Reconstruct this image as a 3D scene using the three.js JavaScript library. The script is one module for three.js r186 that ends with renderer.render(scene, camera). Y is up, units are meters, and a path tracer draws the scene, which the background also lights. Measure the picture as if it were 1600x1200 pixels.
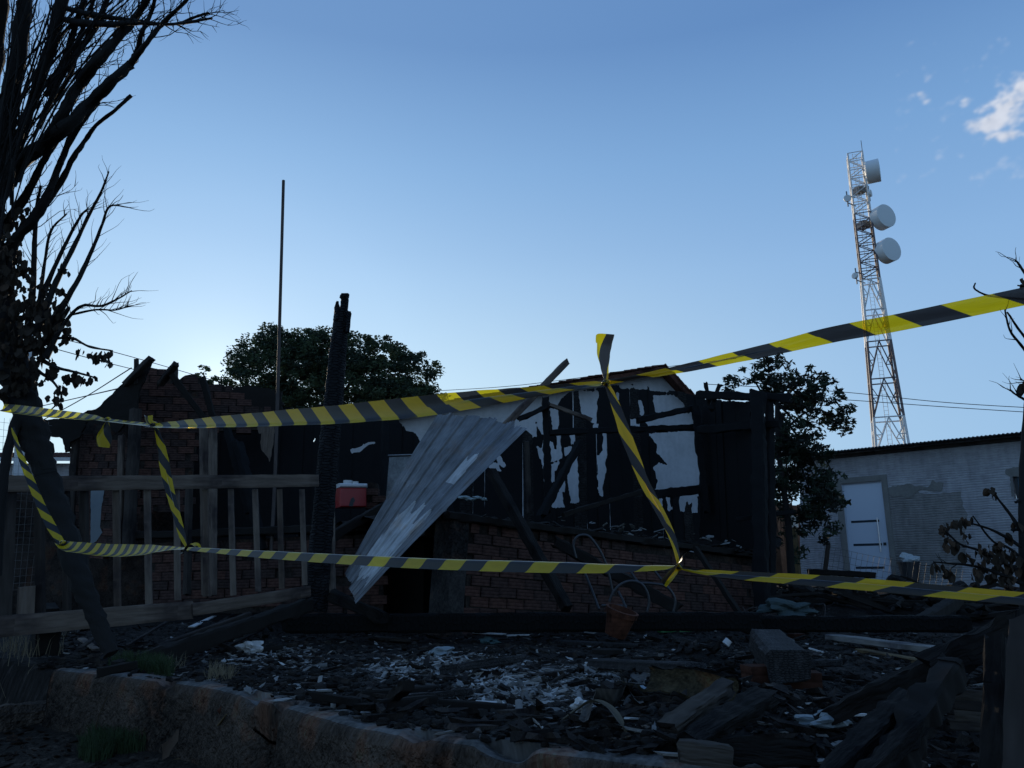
import * as THREE from 'three';
import { mergeGeometries } from 'three/addons/utils/BufferGeometryUtils.js';

// ---------- camera, sky, sun, exposure ----------
const FOCAL = 1202, PITCH = 14.5 * Math.PI / 180, EYE = 0.45;      // measured on a 1600 x 1200 grid
const scene = new THREE.Scene();
const camera = new THREE.PerspectiveCamera(2 * Math.atan(600 / FOCAL) * 180 / Math.PI, 4 / 3, 0.05, 3000);
camera.position.set(0, EYE, 0);
camera.rotation.set(PITCH, 0, 0);
camera.updateMatrixWorld();
const renderer = new THREE.WebGLRenderer({ antialias: true });
renderer.setSize(1024, 768);
renderer.toneMapping = THREE.LinearToneMapping;
renderer.toneMappingExposure = 1.0;
renderer.shadowMap.enabled = true;
const CP = Math.cos(PITCH), SP = Math.sin(PITCH);
// a sight line of the camera, and where it is at a given distance in front / where it meets a level
function sight(px, py) { const cx = (px - 800) / FOCAL, cy = (600 - py) / FOCAL; return new THREE.Vector3(cx, cy * CP + SP, cy * SP - CP); }
function P(px, py, d) { const r = sight(px, py); const t = d / -r.z; return new THREE.Vector3(r.x * t, EYE + r.y * t, r.z * t); }
function G(px, py, h = 0) { const r = sight(px, py); const t = (h - EYE) / r.y; return new THREE.Vector3(r.x * t, h, r.z * t); }
const sizeAt = (v, n) => n * (-(v.z) * CP + (v.y - EYE) * SP) / FOCAL;      // n picture units in metres at point v

const clampN = q => Math.max(0, Math.min(1, q));
const SUN = sight(345, 606).normalize();
{
  const W = 3072, H = 1536, data = new Float32Array(W * H * 4);
  const elevs = [-90, -8, 0, 7, 14, 22, 30, 38, 46, 60, 90];
  const cols = [[.20, .30, .40], [.34, .50, .66], [.365, .585, .79], [.315, .525, .76], [.280, .485, .745], [.235, .43, .71], [.165, .335, .615], [.094, .215, .475], [.100, .22, .475], [.078, .175, .41], [.065, .15, .37]];
  const cloudAt = [[1576, 166, 66, 40, -.5], [1545, 192, 52, 18, -.2], [1604, 132, 40, 26, -.35], [1447, 152, 12, 16, -1.3], [1512, 160, 17, 9, -.5], [1570, 212, 34, 12, -.15], [1660, 150, 60, 50, -.3]].map(a => {
    return { a, c: sight(a[0], a[1]).normalize() };
  });
  const right = new THREE.Vector3(1, 0, 0), up = new THREE.Vector3(0, CP, SP), fw = new THREE.Vector3(0, SP, -CP);
  const d = new THREE.Vector3();
  for (let j = 0; j < H; j++) {
    const el = ((j + .5) / H - .5) * Math.PI, ed = el * 180 / Math.PI;
    let k = 0; while (k < elevs.length - 2 && elevs[k + 1] < ed) k++;
    const f = Math.min(1, Math.max(0, (ed - elevs[k]) / (elevs[k + 1] - elevs[k])));
    const b = [0, 1, 2].map(q => cols[k][q] * (1 - f) + cols[k + 1][q] * f);
    for (let i = 0; i < W; i++) {
      const az = ((i + .5) / W - .5) * 2 * Math.PI;
      d.set(Math.cos(el) * Math.cos(az), Math.sin(el), Math.cos(el) * Math.sin(az));
      const g = Math.acos(Math.min(1, d.dot(SUN))) * 180 / Math.PI;
      const back = g < 60 ? 1 : 1;
      const wide = .27 * Math.exp(-Math.max(g, 13) / 19), low = .245 * Math.exp(-(((g - 16) / 24) ** 2)) * Math.exp(-((Math.max(0, ed - 8) / 13) ** 2)) * (ed < 0 ? .6 : 1), near = .42 * Math.exp(-g / 4.2);
      let r = b[0] * back + wide * .72 + low + near, gg = b[1] * back + wide + low * .92 + near * .95, bb = b[2] * back + wide * 1.15 + low * .33 + near * .8;
      const z = d.dot(fw);
      if (z > .5) {
        const px = 800 + FOCAL * d.dot(right) / z, py = 600 - FOCAL * d.dot(up) / z;
        if (px > 1400 && px < 1850 && py > 60 && py < 290) {
          let m = 0;
          for (const { a } of cloudAt) {
            const dx = px - a[0], dy = py - a[1], c = Math.cos(a[4]), s = Math.sin(a[4]);
            const u = (dx * c + dy * s) / a[2], v = (-dx * s + dy * c) / a[3];
            m = Math.max(m, 1 - (u * u + v * v));
          }
          if (m > -.22) {
            const xr = px * .89 - py * .45, yr = px * .45 + py * .89;
            const wx = 14 * (fbm(px * .03, py * .03, 1.7, 3) - .5), n = fbm((xr + wx) * .03, (yr - wx) * .075, 3.1, 6);
            const w = fbm(xr * .07 + n * 2, yr * .14, 9.7, 5);
            let den = m * 1.25 + (n - .5) * 2.4 + (w - .5) * 1.8 - .42;
            den = Math.max(0, Math.min(1, den * 1.1)); den = Math.pow(den, 1.25) * .8 * clampN((m + .18) / .4);
            const lit = .62 + .34 * (w - .3);
            r += (lit - r) * den; gg += (lit * .98 + .04 - gg) * den; bb += (lit * .97 + .11 - bb) * den;
          }
        }
      }
      const o = (j * W + i) * 4;
      const hi = 1 + .10 * clampN((ed - 24) / 14); data[o] = r * hi * 1.01; data[o + 1] = gg * hi; data[o + 2] = bb * (1 + .05 * clampN((ed - 24) / 14)) * 1.02; data[o + 3] = 1;
    }
  }
  const sky = new THREE.DataTexture(data, W, H, THREE.RGBAFormat, THREE.FloatType);
  sky.mapping = THREE.EquirectangularReflectionMapping; sky.magFilter = sky.minFilter = THREE.LinearFilter; sky.colorSpace = THREE.LinearSRGBColorSpace; sky.needsUpdate = true;
  scene.background = sky; scene.environment = sky;
}
const sun = new THREE.DirectionalLight(new THREE.Color(1, .84, .62), 3.2);
sun.position.copy(SUN).multiplyScalar(90); sun.target.position.set(0, 0, -12);
sun.name = 'sun'; sun.castShadow = true; sun.shadow.mapSize.set(4096, 4096);
Object.assign(sun.shadow.camera, { left: -45, right: 45, top: 45, bottom: -45, near: 1, far: 260 });
scene.add(sun, sun.target);

// ---------- small numbers ----------
function rng(seed) { let a = seed >>> 0; return () => { a = (a + 0x6D2B79F5) | 0; let t = Math.imul(a ^ (a >>> 15), 1 | a); t = (t + Math.imul(t ^ (t >>> 7), 61 | t)) ^ t; return ((t ^ (t >>> 14)) >>> 0) / 4294967296; }; }
function hsh(x, y, z) { let h = (Math.imul(x, 374761393) + Math.imul(y, 668265263) + Math.imul(z, 1442695041)) | 0; h = Math.imul(h ^ (h >>> 13), 1274126177); h = Math.imul(h ^ (h >>> 16), 2246822519); return ((h ^ (h >>> 15)) >>> 0) / 4294967296; }
function noise3(x, y, z) {
  const X = Math.floor(x), Y = Math.floor(y), Z = Math.floor(z); let u = x - X, v = y - Y, w = z - Z;
  u = u * u * (3 - 2 * u); v = v * v * (3 - 2 * v); w = w * w * (3 - 2 * w);
  const l = (a, b, t) => a + (b - a) * t;
  return l(l(l(hsh(X, Y, Z), hsh(X + 1, Y, Z), u), l(hsh(X, Y + 1, Z), hsh(X + 1, Y + 1, Z), u), v), l(l(hsh(X, Y, Z + 1), hsh(X + 1, Y, Z + 1), u), l(hsh(X, Y + 1, Z + 1), hsh(X + 1, Y + 1, Z + 1), u), v), w);
}
function fbm(x, y, z, o = 4) { let s = 0, a = .5, t = 0; for (let i = 0; i < o; i++) { s += a * noise3(x, y, z + i * 7.3); t += a; a *= .5; x *= 2.03; y *= 2.03; z *= 2.03; } return s / t; }
function pnoise(x, y, per, sd) {      // repeats every per cells
  const X = Math.floor(x), Y = Math.floor(y); let u = x - X, v = y - Y; u = u * u * (3 - 2 * u); v = v * v * (3 - 2 * v);
  const m = a => ((a % per) + per) % per, h = (a, b) => hsh(m(a), m(b), sd);
  return (h(X, Y) * (1 - u) + h(X + 1, Y) * u) * (1 - v) + (h(X, Y + 1) * (1 - u) + h(X + 1, Y + 1) * u) * v;
}
function pfbm(u, v, per, sd, o = 4, ax = 1, ay = 1) { let s = 0, a = .5, t = 0, p = per; for (let i = 0; i < o; i++) { s += a * pnoise(u * p * ax, v * p * ay, p * Math.max(ax, ay), sd + i * 13); t += a; a *= .55; p *= 2; } return s / t; }
const clamp = (x, a = 0, b = 1) => Math.max(a, Math.min(b, x));
const mix = (a, b, t) => a + (b - a) * t;
const V = (x, y, z) => new THREE.Vector3(x, y, z);

// ---------- objects, parts, names ----------
const used = new Map(), baseOf = new WeakMap();
function numbered(name) { const n = used.get(name) || 0; used.set(name, n + 1); return n ? name + '_' + String(n).padStart(3, '0') : name; }
function describe(o, label, category, group, kind) { if (label) o.userData.label = label; if (category) o.userData.category = category; if (group) o.userData.group = group; if (kind) o.userData.kind = kind; return o; }
function thing(name, label, category, at, group) {
  const o = new THREE.Group(); o.name = numbered(name); o.position.copy(at); scene.add(o); baseOf.set(o, at.clone());
  return describe(o, label, category, group);
}
function part(name, geos, material, parent, label) {       // geometry is given in world coordinates
  const g = join(geos), b = baseOf.get(parent); g.translate(-b.x, -b.y, -b.z);
  const m = new THREE.Mesh(g, material); m.name = name; m.castShadow = m.receiveShadow = true; parent.add(m); baseOf.set(m, b);
  if (label) m.userData.label = label;
  return m;
}
function placed(name, geo, material, parent, pos, quat, scale) {   // shared geometry as its own mesh
  const m = new THREE.Mesh(geo, material), b = baseOf.get(parent); m.name = name; m.position.copy(pos).sub(b); if (quat) m.quaternion.copy(quat); if (scale) m.scale.copy(scale);
  m.castShadow = m.receiveShadow = true; parent.add(m); baseOf.set(m, b); return m;
}
function solo(name, label, category, geos, material, at, group) { // a thing that is one mesh
  const g = join(geos); g.translate(-at.x, -at.y, -at.z);
  const m = new THREE.Mesh(g, material); m.name = numbered(name); m.position.copy(at); m.castShadow = m.receiveShadow = true; scene.add(m); baseOf.set(m, at.clone());
  return describe(m, label, category, group);
}
function ground(name, geos, material, label, kind = 'structure') { const m = new THREE.Mesh(Array.isArray(geos) ? join(geos) : geos, material); m.name = numbered(name); m.castShadow = m.receiveShadow = true; m.userData.kind = kind; if (label) m.userData.label = label; scene.add(m); return m; }
function join(geos) {
  if (!Array.isArray(geos)) return geos.index ? geos.toNonIndexed() : geos;
  const l = geos.map(g => { const q = g.index ? g.toNonIndexed() : g; for (const k of Object.keys(q.attributes)) if (!['position', 'normal', 'uv'].includes(k)) q.deleteAttribute(k); return q; });
  return l.length === 1 ? l[0] : mergeGeometries(l);
}
// ---------- textures ----------
function toS(c) { c = clamp(c); return 255 * (c <= .0031308 ? c * 12.92 : 1.055 * Math.pow(c, 1 / 2.4) - .055); }
function tex(w, h, fn, color) {
  const d = new Uint8Array(w * h * 4);
  for (let j = 0; j < h; j++) for (let i = 0; i < w; i++) {
    const r = fn((i + .5) / w, (j + .5) / h), o = (j * w + i) * 4, a = Array.isArray(r) ? r : [r, r, r];
    for (let k = 0; k < 3; k++) d[o + k] = color ? toS(a[k]) : 255 * clamp(a[k]);
    d[o + 3] = 255;
  }
  const t = new THREE.DataTexture(d, w, h, THREE.RGBAFormat, THREE.UnsignedByteType);
  t.wrapS = t.wrapT = THREE.RepeatWrapping; t.magFilter = THREE.LinearFilter; t.minFilter = THREE.LinearMipmapLinearFilter; t.generateMipmaps = true;
  if (color) t.colorSpace = THREE.SRGBColorSpace; t.needsUpdate = true; return t;
}
function voro(u, v, nx, ny, sd) {       // distance to the nearest crack between cells, repeating
  const x = u * nx, y = v * ny, X = Math.floor(x), Y = Math.floor(y); let a = 9, b = 9;
  for (let j = -1; j <= 1; j++) for (let i = -1; i <= 1; i++) {
    const cx = ((X + i) % nx + nx) % nx, cy = ((Y + j) % ny + ny) % ny;
    const q = Math.hypot(X + i + .15 + .7 * hsh(cx, cy, sd) - x, Y + j + .15 + .7 * hsh(cx, cy, sd + 1) - y);
    if (q < a) { b = a; a = q; } else if (q < b) b = q;
  }
  return b - a;
}
// all are multipliers near one, so that the material's colour is the real one; 1 repeat = 1 metre unless scaled
const T = {};
T.charB = tex(512, 512, (u, v) => { const e = voro(u + .02 * pfbm(u, v, 8, 5), v, 14, 30, 3); return clamp(e * 3.2) * .75 + .25 * pfbm(u, v, 32, 9); });
T.charC = tex(512, 512, (u, v) => { const e = clamp(voro(u + .02 * pfbm(u, v, 8, 5), v, 14, 30, 3) * 4), n = pfbm(u, v, 6, 21, 5), a = clamp((n - .56) * 5); const k = .45 + .55 * e * (.6 + .8 * pfbm(u, v, 40, 2)); return [k + a * .8, k + a * .82, k * 1.02 + a * .86].map(q => q * .6); }, true);
T.woodB = tex(512, 512, (u, v) => pfbm(u, v, 8, 31, 4, 8, 1) * .7 + .3 * pfbm(u, v, 16, 33, 3, 4, 1));
T.woodC = tex(512, 512, (u, v) => { const g = pfbm(u, v, 8, 31, 4, 8, 1), n = pfbm(u, v, 4, 35, 4); const k = .45 + .75 * g * (.5 + n), soot = clamp((pfbm(u, v, 3, 38, 5) - .5) * 4) * .6; return [k * (1 - soot), k * .97 * (1 - soot), k * .93 * (1 - soot * .9)]; }, true);
T.brickB = tex(256, 256, (u, v) => { const r = Math.abs(((v * 32 + .3 * pfbm(u, v, 8, 4)) % 1) - .5) * 2; return .55 * clamp(r * 2.2) + .45 * pfbm(u, v, 32, 41); });
T.brickC = tex(512, 512, (u, v) => { const n = pfbm(u, v, 5, 44, 5), m = pfbm(u, v, 32, 47, 3), s = clamp((n - .45) * 4) * .65, r = .8 + .2 * clamp(Math.abs(((v * 32) % 1) - .5) * 4); const k = (.5 + m) * (1 - s) * r; return [k, k * (.96 + .08 * n), k * (.93 + .15 * n)].map(q => q * .75); }, true);
T.plasterB = tex(512, 512, (u, v) => .6 * pfbm(u, v, 32, 51, 4) + .4 * pfbm(u, v, 6, 52, 3));
T.plasterC = tex(512, 512, (u, v) => { const n = pfbm(u, v, 4, 55, 5), m = pfbm(u, v, 24, 57, 4), d = pfbm(u, v, 3, 58, 4, 6, 1); const k = .62 + .22 * n + .14 * m + .14 * d; return [k, k * 1.0, k * 1.01].map(q => q * .9); }, true);
T.sootC = tex(512, 512, (u, v) => { const n = pfbm(u, v, 4, 61, 6), m = pfbm(u, v, 40, 63, 3), r = clamp((pfbm(u, v, 6, 65, 4) - .58) * 6); const q = pfbm(u, v, 90, 69, 2); const k = (.12 + 1.25 * n * n + .5 * (m - .42) + .45 * (q - .5)); return [k * (1 + .9 * r), k * (1 + .25 * r), k]; }, true);
T.sootB = tex(512, 512, (u, v) => .5 * pfbm(u, v, 12, 67, 5) + .5 * pfbm(u, v, 50, 68, 3));
T.renderB = tex(512, 512, (u, v) => { const y = v * 20 + .7 * pfbm(u, v, 6, 71), r = clamp(Math.abs((y % 1) - .5) * 3.5 - .1); return .55 * r * (.5 + pfbm(u, v, 16, 72)) + .45 * pfbm(u, v, 30, 73, 4); });
T.renderC = tex(640, 640, (u, v) => { const n = pfbm(u, v, 3, 75, 6), m = pfbm(u, v, 20, 76, 4, 1, 3), st = pfbm(u, v, 5, 78, 4, 5, 1); const line = clamp(Math.abs(((v * 80 + 1.6 * pfbm(u, v, 12, 79)) % 1) - .5) * 5); const k = (.5 + .42 * n + .26 * (m - .4) + .3 * (st - .5)) * (.86 + .14 * line); return [k, k * .995, k * .985]; }, true);
T.metalC = tex(512, 512, (u, v) => { const s = pfbm(u, v, 6, 81, 5, 6, 1), n = pfbm(u, v, 4, 83, 5), r = clamp((pfbm(u, v, 5, 85, 5) - .58) * 5) * .5; const f = pfbm(u, v, 20, 88, 4, 4, 1), k = .42 + .50 * s + .5 * (n - .5) + .3 * (f - .5); return [k * (1 - .1 * r), k * (1 - .4 * r), k * (1 - .6 * r)]; }, true);
T.metalR = tex(256, 256, (u, v) => .35 + .5 * pfbm(u, v, 6, 87, 5));
T.barkB = tex(512, 512, (u, v) => pfbm(u, v, 6, 91, 5, 4, 1));
T.ashC = tex(640, 640, (u, v) => { const n = pfbm(u, v, 6, 95, 6), m = pfbm(u, v, 60, 96, 3), f = clamp((pfbm(u, v, 30, 98, 4) - .6) * 7); const k = .35 + .5 * n + .4 * (m - .4); return [k + f * 1.2, k + f * 1.25, k + f * 1.3].map(q => q * .6); }, true);
T.ashB = tex(512, 512, (u, v) => .4 * pfbm(u, v, 10, 101, 5) + .6 * pfbm(u, v, 48, 103, 3));
T.tape = tex(512, 64, (u, v) => { const f = ((u + v * .62) % 1 + 1) % 1, e = clamp((Math.abs(f - .25) < .25 ? 1 : 0)), n = pfbm(u, v, 8, 107, 4); const k = .88 + .2 * (n - .5); return e ? [.98 * k, .68 * k, .012] : [.045 * k, .043 * k, .045 * k]; }, true);
function scaled(t, x, y = x) { const c = t.clone(); c.repeat.set(x, y); c.needsUpdate = true; return c; }

// ---------- materials ----------
const std = (r, g, b, o = {}) => { const { spec, ...rest } = o, dull = !(rest.metalness > 0) && (rest.roughness ?? .9) >= .68; const m = new THREE.MeshPhysicalMaterial({ roughness: .9, metalness: 0, side: THREE.DoubleSide, specularIntensity: spec ?? (dull ? .22 : 1), ...rest }); m.color.setRGB(r, g, b); return m; };
const M = {};
M.char = std(.032, .029, .027, { map: T.charC, bumpMap: T.charB, bumpScale: .008, roughness: .72 });
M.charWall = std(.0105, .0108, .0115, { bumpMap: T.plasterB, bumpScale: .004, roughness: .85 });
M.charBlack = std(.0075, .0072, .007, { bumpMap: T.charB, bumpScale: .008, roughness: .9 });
M.charSoft = std(.0180, .0152, .0132, { bumpMap: T.plasterB, bumpScale: .004, roughness: .85 });
M.charGrey = std(.066, .062, .060, { map: scaled(T.charC, 4.2), bumpMap: scaled(T.charB, 4.2), bumpScale: .005, roughness: .7 });
M.wood = std(.165, .128, .104, { map: T.woodC, bumpMap: T.woodB, bumpScale: .004 });
M.woodDark = std(.058, .049, .044, { map: T.woodC, bumpMap: T.woodB, bumpScale: .004 });
M.woodFore = std(.082, .070, .060, { map: T.woodC, bumpMap: T.woodB, bumpScale: .016 });
M.charWood = std(.021, .0185, .017, { map: scaled(T.woodC, 2), bumpMap: scaled(T.woodB, 2), bumpScale: .012 });
M.woodPale = std(.26, .25, .235, { map: T.woodC, bumpMap: T.woodB, bumpScale: .003 });
M.woodTan = std(.16, .115, .06, { map: T.woodC, bumpMap: T.woodB, bumpScale: .003 });
M.woodGrey = std(.23, .188, .158, { map: T.woodC, bumpMap: T.woodB, bumpScale: .006 });
M.brick = [[.125, .062, .048], [.105, .055, .045], [.135, .075, .058], [.085, .050, .043]].map(c => std(...c, { map: T.brickC, bumpMap: T.brickB, bumpScale: .006 }));
M.brickSoot = [[.098, .053, .043], [.080, .047, .040], [.115, .058, .045], [.062, .041, .036]].map(c => std(...c, { map: T.brickC, bumpMap: T.brickB, bumpScale: .006 }));
M.mortar = std(.056, .043, .036, { map: T.sootC, bumpMap: T.sootB, bumpScale: .006 });
M.orange = std(.085, .036, .023, { map: T.brickC, bumpMap: T.brickB, bumpScale: .004 });
M.terracotta = std(.13, .05, .03, { map: T.brickC, roughness: .8 });
M.tile = std(.13, .06, .045, { map: T.brickC, bumpMap: T.plasterB, bumpScale: .004 });
M.plaster = std(.60, .60, .61, { map: T.plasterC, bumpMap: T.plasterB, bumpScale: .002 });
M.soot = std(.135, .101, .078, { map: T.sootC, bumpMap: scaled(T.sootB, 2.2), bumpScale: .045 });
M.sootGrey = std(.130, .116, .102, { map: T.sootC, bumpMap: T.sootB, bumpScale: .01 });
M.render = std(.46, .455, .475, { map: scaled(T.renderC, .5), bumpMap: T.renderB, bumpScale: .012 });
M.renderDark = std(.29, .28, .27, { map: scaled(T.renderC, .7), bumpMap: T.renderB, bumpScale: .012 });
M.concrete = std(.25, .245, .225, { map: T.plasterC, bumpMap: T.plasterB, bumpScale: .010 });
M.sheet = std(.235, .245, .265, { map: T.metalC, roughnessMap: T.metalR, roughness: .85, metalness: .45 });
M.sheetRoof = std(.11, .11, .115, { map: T.metalC, roughness: .75, metalness: .3 });
M.steel = std(.16, .15, .145, { roughness: .55, metalness: .6 });
M.rust = std(.11, .085, .075, { roughness: .75, metalness: .3, map: T.metalC });
M.wire = std(.045, .045, .048, { roughness: .5, metalness: .5 });
M.galv = std(.20, .205, .21, { roughness: .55, metalness: .5 });
M.towerWhite = std(.80, .77, .73, { roughness: .6 });
M.towerRed = std(.16, .115, .11, { roughness: .6 });
M.drum = std(.78, .78, .75, { roughness: .6 });
M.drumFace = std(.74, .76, .74, { roughness: .7 });
M.door = std(.52, .58, .66, { roughness: .45 });
M.dark = std(.018, .02, .024, { roughness: .5 });
M.darkGlass = std(.02, .03, .04, { roughness: .12 });
M.chrome = std(.6, .6, .62, { roughness: .25, metalness: 1 });
M.cable = std(.02, .02, .022, { roughness: .7 });
M.bark = std(.022, .020, .019, { bumpMap: T.barkB, bumpScale: .012 });
M.barkPale = std(.075, .066, .056, { bumpMap: T.barkB, bumpScale: .006 });
M.leafDead = std(.040, .030, .022, { roughness: .85 });
M.leafDead2 = std(.065, .042, .028, { roughness: .85 });
M.red = std(.30, .012, .014, { roughness: .4 });
M.white = std(.70, .69, .67, { roughness: .6, map: T.plasterC });
M.paper = std(.74, .71, .66, { roughness: .9, map: T.plasterC });
M.green = std(.03, .16, .05, { roughness: .5 });
const leafMat = (r, g, b, t) => { const m = new THREE.MeshPhysicalMaterial({ roughness: .8, transmission: t, thickness: 0, side: THREE.DoubleSide, specularIntensity: .4 }); m.color.setRGB(r, g, b); return m; };
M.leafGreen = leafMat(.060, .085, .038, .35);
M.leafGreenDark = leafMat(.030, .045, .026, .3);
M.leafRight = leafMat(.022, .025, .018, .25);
M.grass = leafMat(.038, .060, .022, .25);
M.straw = leafMat(.20, .16, .10, .25);
M.tape = new THREE.MeshPhysicalMaterial({ map: T.tape, roughness: .36, transmission: .56, thickness: 0, side: THREE.DoubleSide, specularIntensity: .55, ior: 1.5 });
M.film = (() => { const m = new THREE.MeshPhysicalMaterial({ roughness: .45, transmission: .35, thickness: 0, side: THREE.DoubleSide }); m.color.setRGB(.6, .66, .68); return m; })();

// ---------- geometry ----------
function soup(pos, uv, nrm) { const g = new THREE.BufferGeometry(); g.setAttribute('position', new THREE.Float32BufferAttribute(pos, 3)); g.setAttribute('uv', new THREE.Float32BufferAttribute(uv, 2)); if (nrm) g.setAttribute('normal', new THREE.Float32BufferAttribute(nrm, 3)); else g.computeVertexNormals(); return g; }
function boxUV(g, s = 1) {       // uv in metres from the side a face looks to
  g = g.index ? g.toNonIndexed() : g; const p = g.attributes.position, uv = new Float32Array(p.count * 2);
  const a = V(), b = V(), c = V();
  for (let i = 0; i < p.count; i += 3) {
    a.fromBufferAttribute(p, i); b.fromBufferAttribute(p, i + 1); c.fromBufferAttribute(p, i + 2);
    const n = b.clone().sub(a).cross(c.clone().sub(a)), x = Math.abs(n.x), y = Math.abs(n.y), z = Math.abs(n.z);
    [a, b, c].forEach((q, k) => { const o = (i + k) * 2; if (y > x && y > z) { uv[o] = q.x * s; uv[o + 1] = q.z * s; } else if (x > z) { uv[o] = q.z * s; uv[o + 1] = q.y * s; } else { uv[o] = q.x * s; uv[o + 1] = q.y * s; } });
  }
  g.setAttribute('uv', new THREE.Float32BufferAttribute(uv, 2)); return g;
}
function facet(g) { g = g.index ? g.toNonIndexed() : g; g.computeVertexNormals(); return g; }
// a tapered, slightly uneven limb through points
function limb(pts, radii, o = {}) {
  const { seg = 7, rough = .12, step = 3, closed = true, seed = 1 } = o;
  const curve = new THREE.CatmullRomCurve3(pts, false, 'centripetal'), n = Math.max(2, (pts.length - 1) * step), rings = [];
  let N = null, len = 0, last = null; const q = new THREE.Vector3();
  for (let i = 0; i <= n; i++) {
    const t = i / n, c = curve.getPoint(t), tg = curve.getTangent(t), f = t * (radii.length - 1), k = Math.min(radii.length - 2, Math.floor(f)), r = radii.length === 1 ? radii[0] : mix(radii[k], radii[k + 1], f - k);
    if (!N) { N = Math.abs(tg.y) < .9 ? V(0, 1, 0) : V(1, 0, 0); } N = N.clone().addScaledVector(tg, -N.dot(tg)).normalize(); const B = tg.clone().cross(N);
    if (last) len += last.distanceTo(c); last = c; const ring = [];
    for (let j = 0; j < seg; j++) { const a = j / seg * 2 * Math.PI, w = r * (1 + rough * (hsh(i, j, seed * 71) * 2 - 1)); q.copy(c).addScaledVector(N, Math.cos(a) * w).addScaledVector(B, Math.sin(a) * w); ring.push(q.clone()); }
    rings.push({ ring, len, r, c, tg });
  }
  const pos = [], uv = [], idx = [];
  rings.forEach(({ ring, len, r }) => { for (let j = 0; j <= seg; j++) { const p = ring[j % seg]; pos.push(p.x, p.y, p.z); uv.push(j / seg * Math.max(.1, Math.round(r * 6.28 * 4) / 4), len); } });
  const w = seg + 1;
  for (let i = 0; i < n; i++) for (let j = 0; j < seg; j++) { const a = i * w + j; idx.push(a, a + 1, a + w, a + 1, a + w + 1, a + w); }
  if (closed) for (const e of [0, n]) { const b = pos.length / 3, { c, ring, len } = rings[e]; pos.push(c.x, c.y, c.z); uv.push(0, len); for (let j = 0; j < seg; j++) { const p = ring[j]; pos.push(p.x, p.y, p.z); uv.push(.1, len); } for (let j = 0; j < seg; j++) e ? idx.push(b, b + 1 + j, b + 1 + (j + 1) % seg) : idx.push(b, b + 1 + (j + 1) % seg, b + 1 + j); }
  const g = new THREE.BufferGeometry(); g.setAttribute('position', new THREE.Float32BufferAttribute(pos, 3)); g.setAttribute('uv', new THREE.Float32BufferAttribute(uv, 2)); g.setIndex(idx); g.computeVertexNormals(); return g.toNonIndexed();
}
const pts = a => a.map(q => P(q[0], q[1], q[2]));
function limbPx(list, o) { const p = pts(list); return limb(p, list.map((q, i) => sizeAt(p[i], q[3])), o); }   // [x, y, distance, half width]
// a sawn or burnt timber: rectangular section, worn arrises, uneven surface, eaten ends
function timber(a, b, w, h, o = {}) {
  const { rough = .06, up = V(0, 1, 0), ends = .5, taper = 1, seed = 1, n = Math.max(3, Math.ceil(a.distanceTo(b) / .06)), bow = 0, soft = false } = o;
  const tg = b.clone().sub(a), L = tg.length(); tg.normalize();
  const U = up.clone().addScaledVector(tg, -up.dot(tg)); if (U.lengthSq() < 1e-4) U.set(0, 0, 1).addScaledVector(tg, -tg.z); U.normalize(); const S = tg.clone().cross(U).normalize();
  const sec = [[-.5, -.36], [-.5, .36], [-.38, .5], [.38, .5], [.5, .36], [.5, -.36], [.38, -.5], [-.38, -.5]], per = [0, h * .72, h * .72 + .01, h * .72 + w * .76, w + h * .72, w + h * 1.44, w + h * 1.46, 2 * w + h * 1.46, 2 * w + 2 * h];
  const pos = [], uv = [], idx = [], m = 8, rings = [];
  for (let i = 0; i <= n; i++) {
    const t = i / n, k = mix(1, taper, t), e = Math.min(t, 1 - t) * L / Math.max(w, h), ring = [];
    for (let j = 0; j < m; j++) {
      const s = sec[j], q = (noise3(t * L * 8 + seed, j * 1.7, seed * 13.1) * 2 - 1) * .8 + .8 * (noise3(t * L * 30 + seed, j * 2.3, seed * 7.7) * 2 - 1), nz = 1 + rough * 2 * q - (e < .5 ? ends * .12 * (1 - e / .5) * hsh(j, 3, seed) : 0);
      const along = (i === 0 || i === n) ? ends * Math.max(w, h) * (hsh(j, i, seed + 7) - .5) * .9 : 0;
      ring.push(a.clone().addScaledVector(tg, t * L + along).addScaledVector(S, s[0] * w * k * nz).addScaledVector(U, s[1] * h * k * nz + bow * Math.sin(Math.PI * t)));
    }
    rings.push(ring);
  }
  for (let j = 0; j < m; j++) { const o0 = pos.length / 3; for (let i = 0; i <= n; i++) for (const e of [0, 1]) { const c = rings[i][(j + e) % m]; pos.push(c.x, c.y, c.z); uv.push(per[j + e], i / n * L + seed * .37); } for (let i = 0; i < n; i++) { const p = o0 + i * 2; idx.push(p, p + 2, p + 1, p + 1, p + 2, p + 3); } }
  for (const e of [0, n]) { const o0 = pos.length / 3; for (let j = 0; j < m; j++) { const c = rings[e][j]; pos.push(c.x, c.y, c.z); uv.push(sec[j][0] * w, sec[j][1] * h); } for (let j = 1; j < m - 1; j++) e ? idx.push(o0, o0 + j + 1, o0 + j) : idx.push(o0, o0 + j, o0 + j + 1); }
  const g = new THREE.BufferGeometry(); g.setAttribute('position', new THREE.Float32BufferAttribute(pos, 3)); g.setAttribute('uv', new THREE.Float32BufferAttribute(uv, 2)); g.setIndex(idx);
  g.computeVertexNormals(); return g.toNonIndexed();
}
function timberPx(a, b, w, h, o) { const p = P(...a), q = P(...b); return timber(p, q, sizeAt(p, w), h === undefined ? sizeAt(p, w) : h, o); }
function rod(a, b, r, seg = 6) { return limb([a, b], [r, r], { seg, rough: 0, step: 1 }); }
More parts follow.
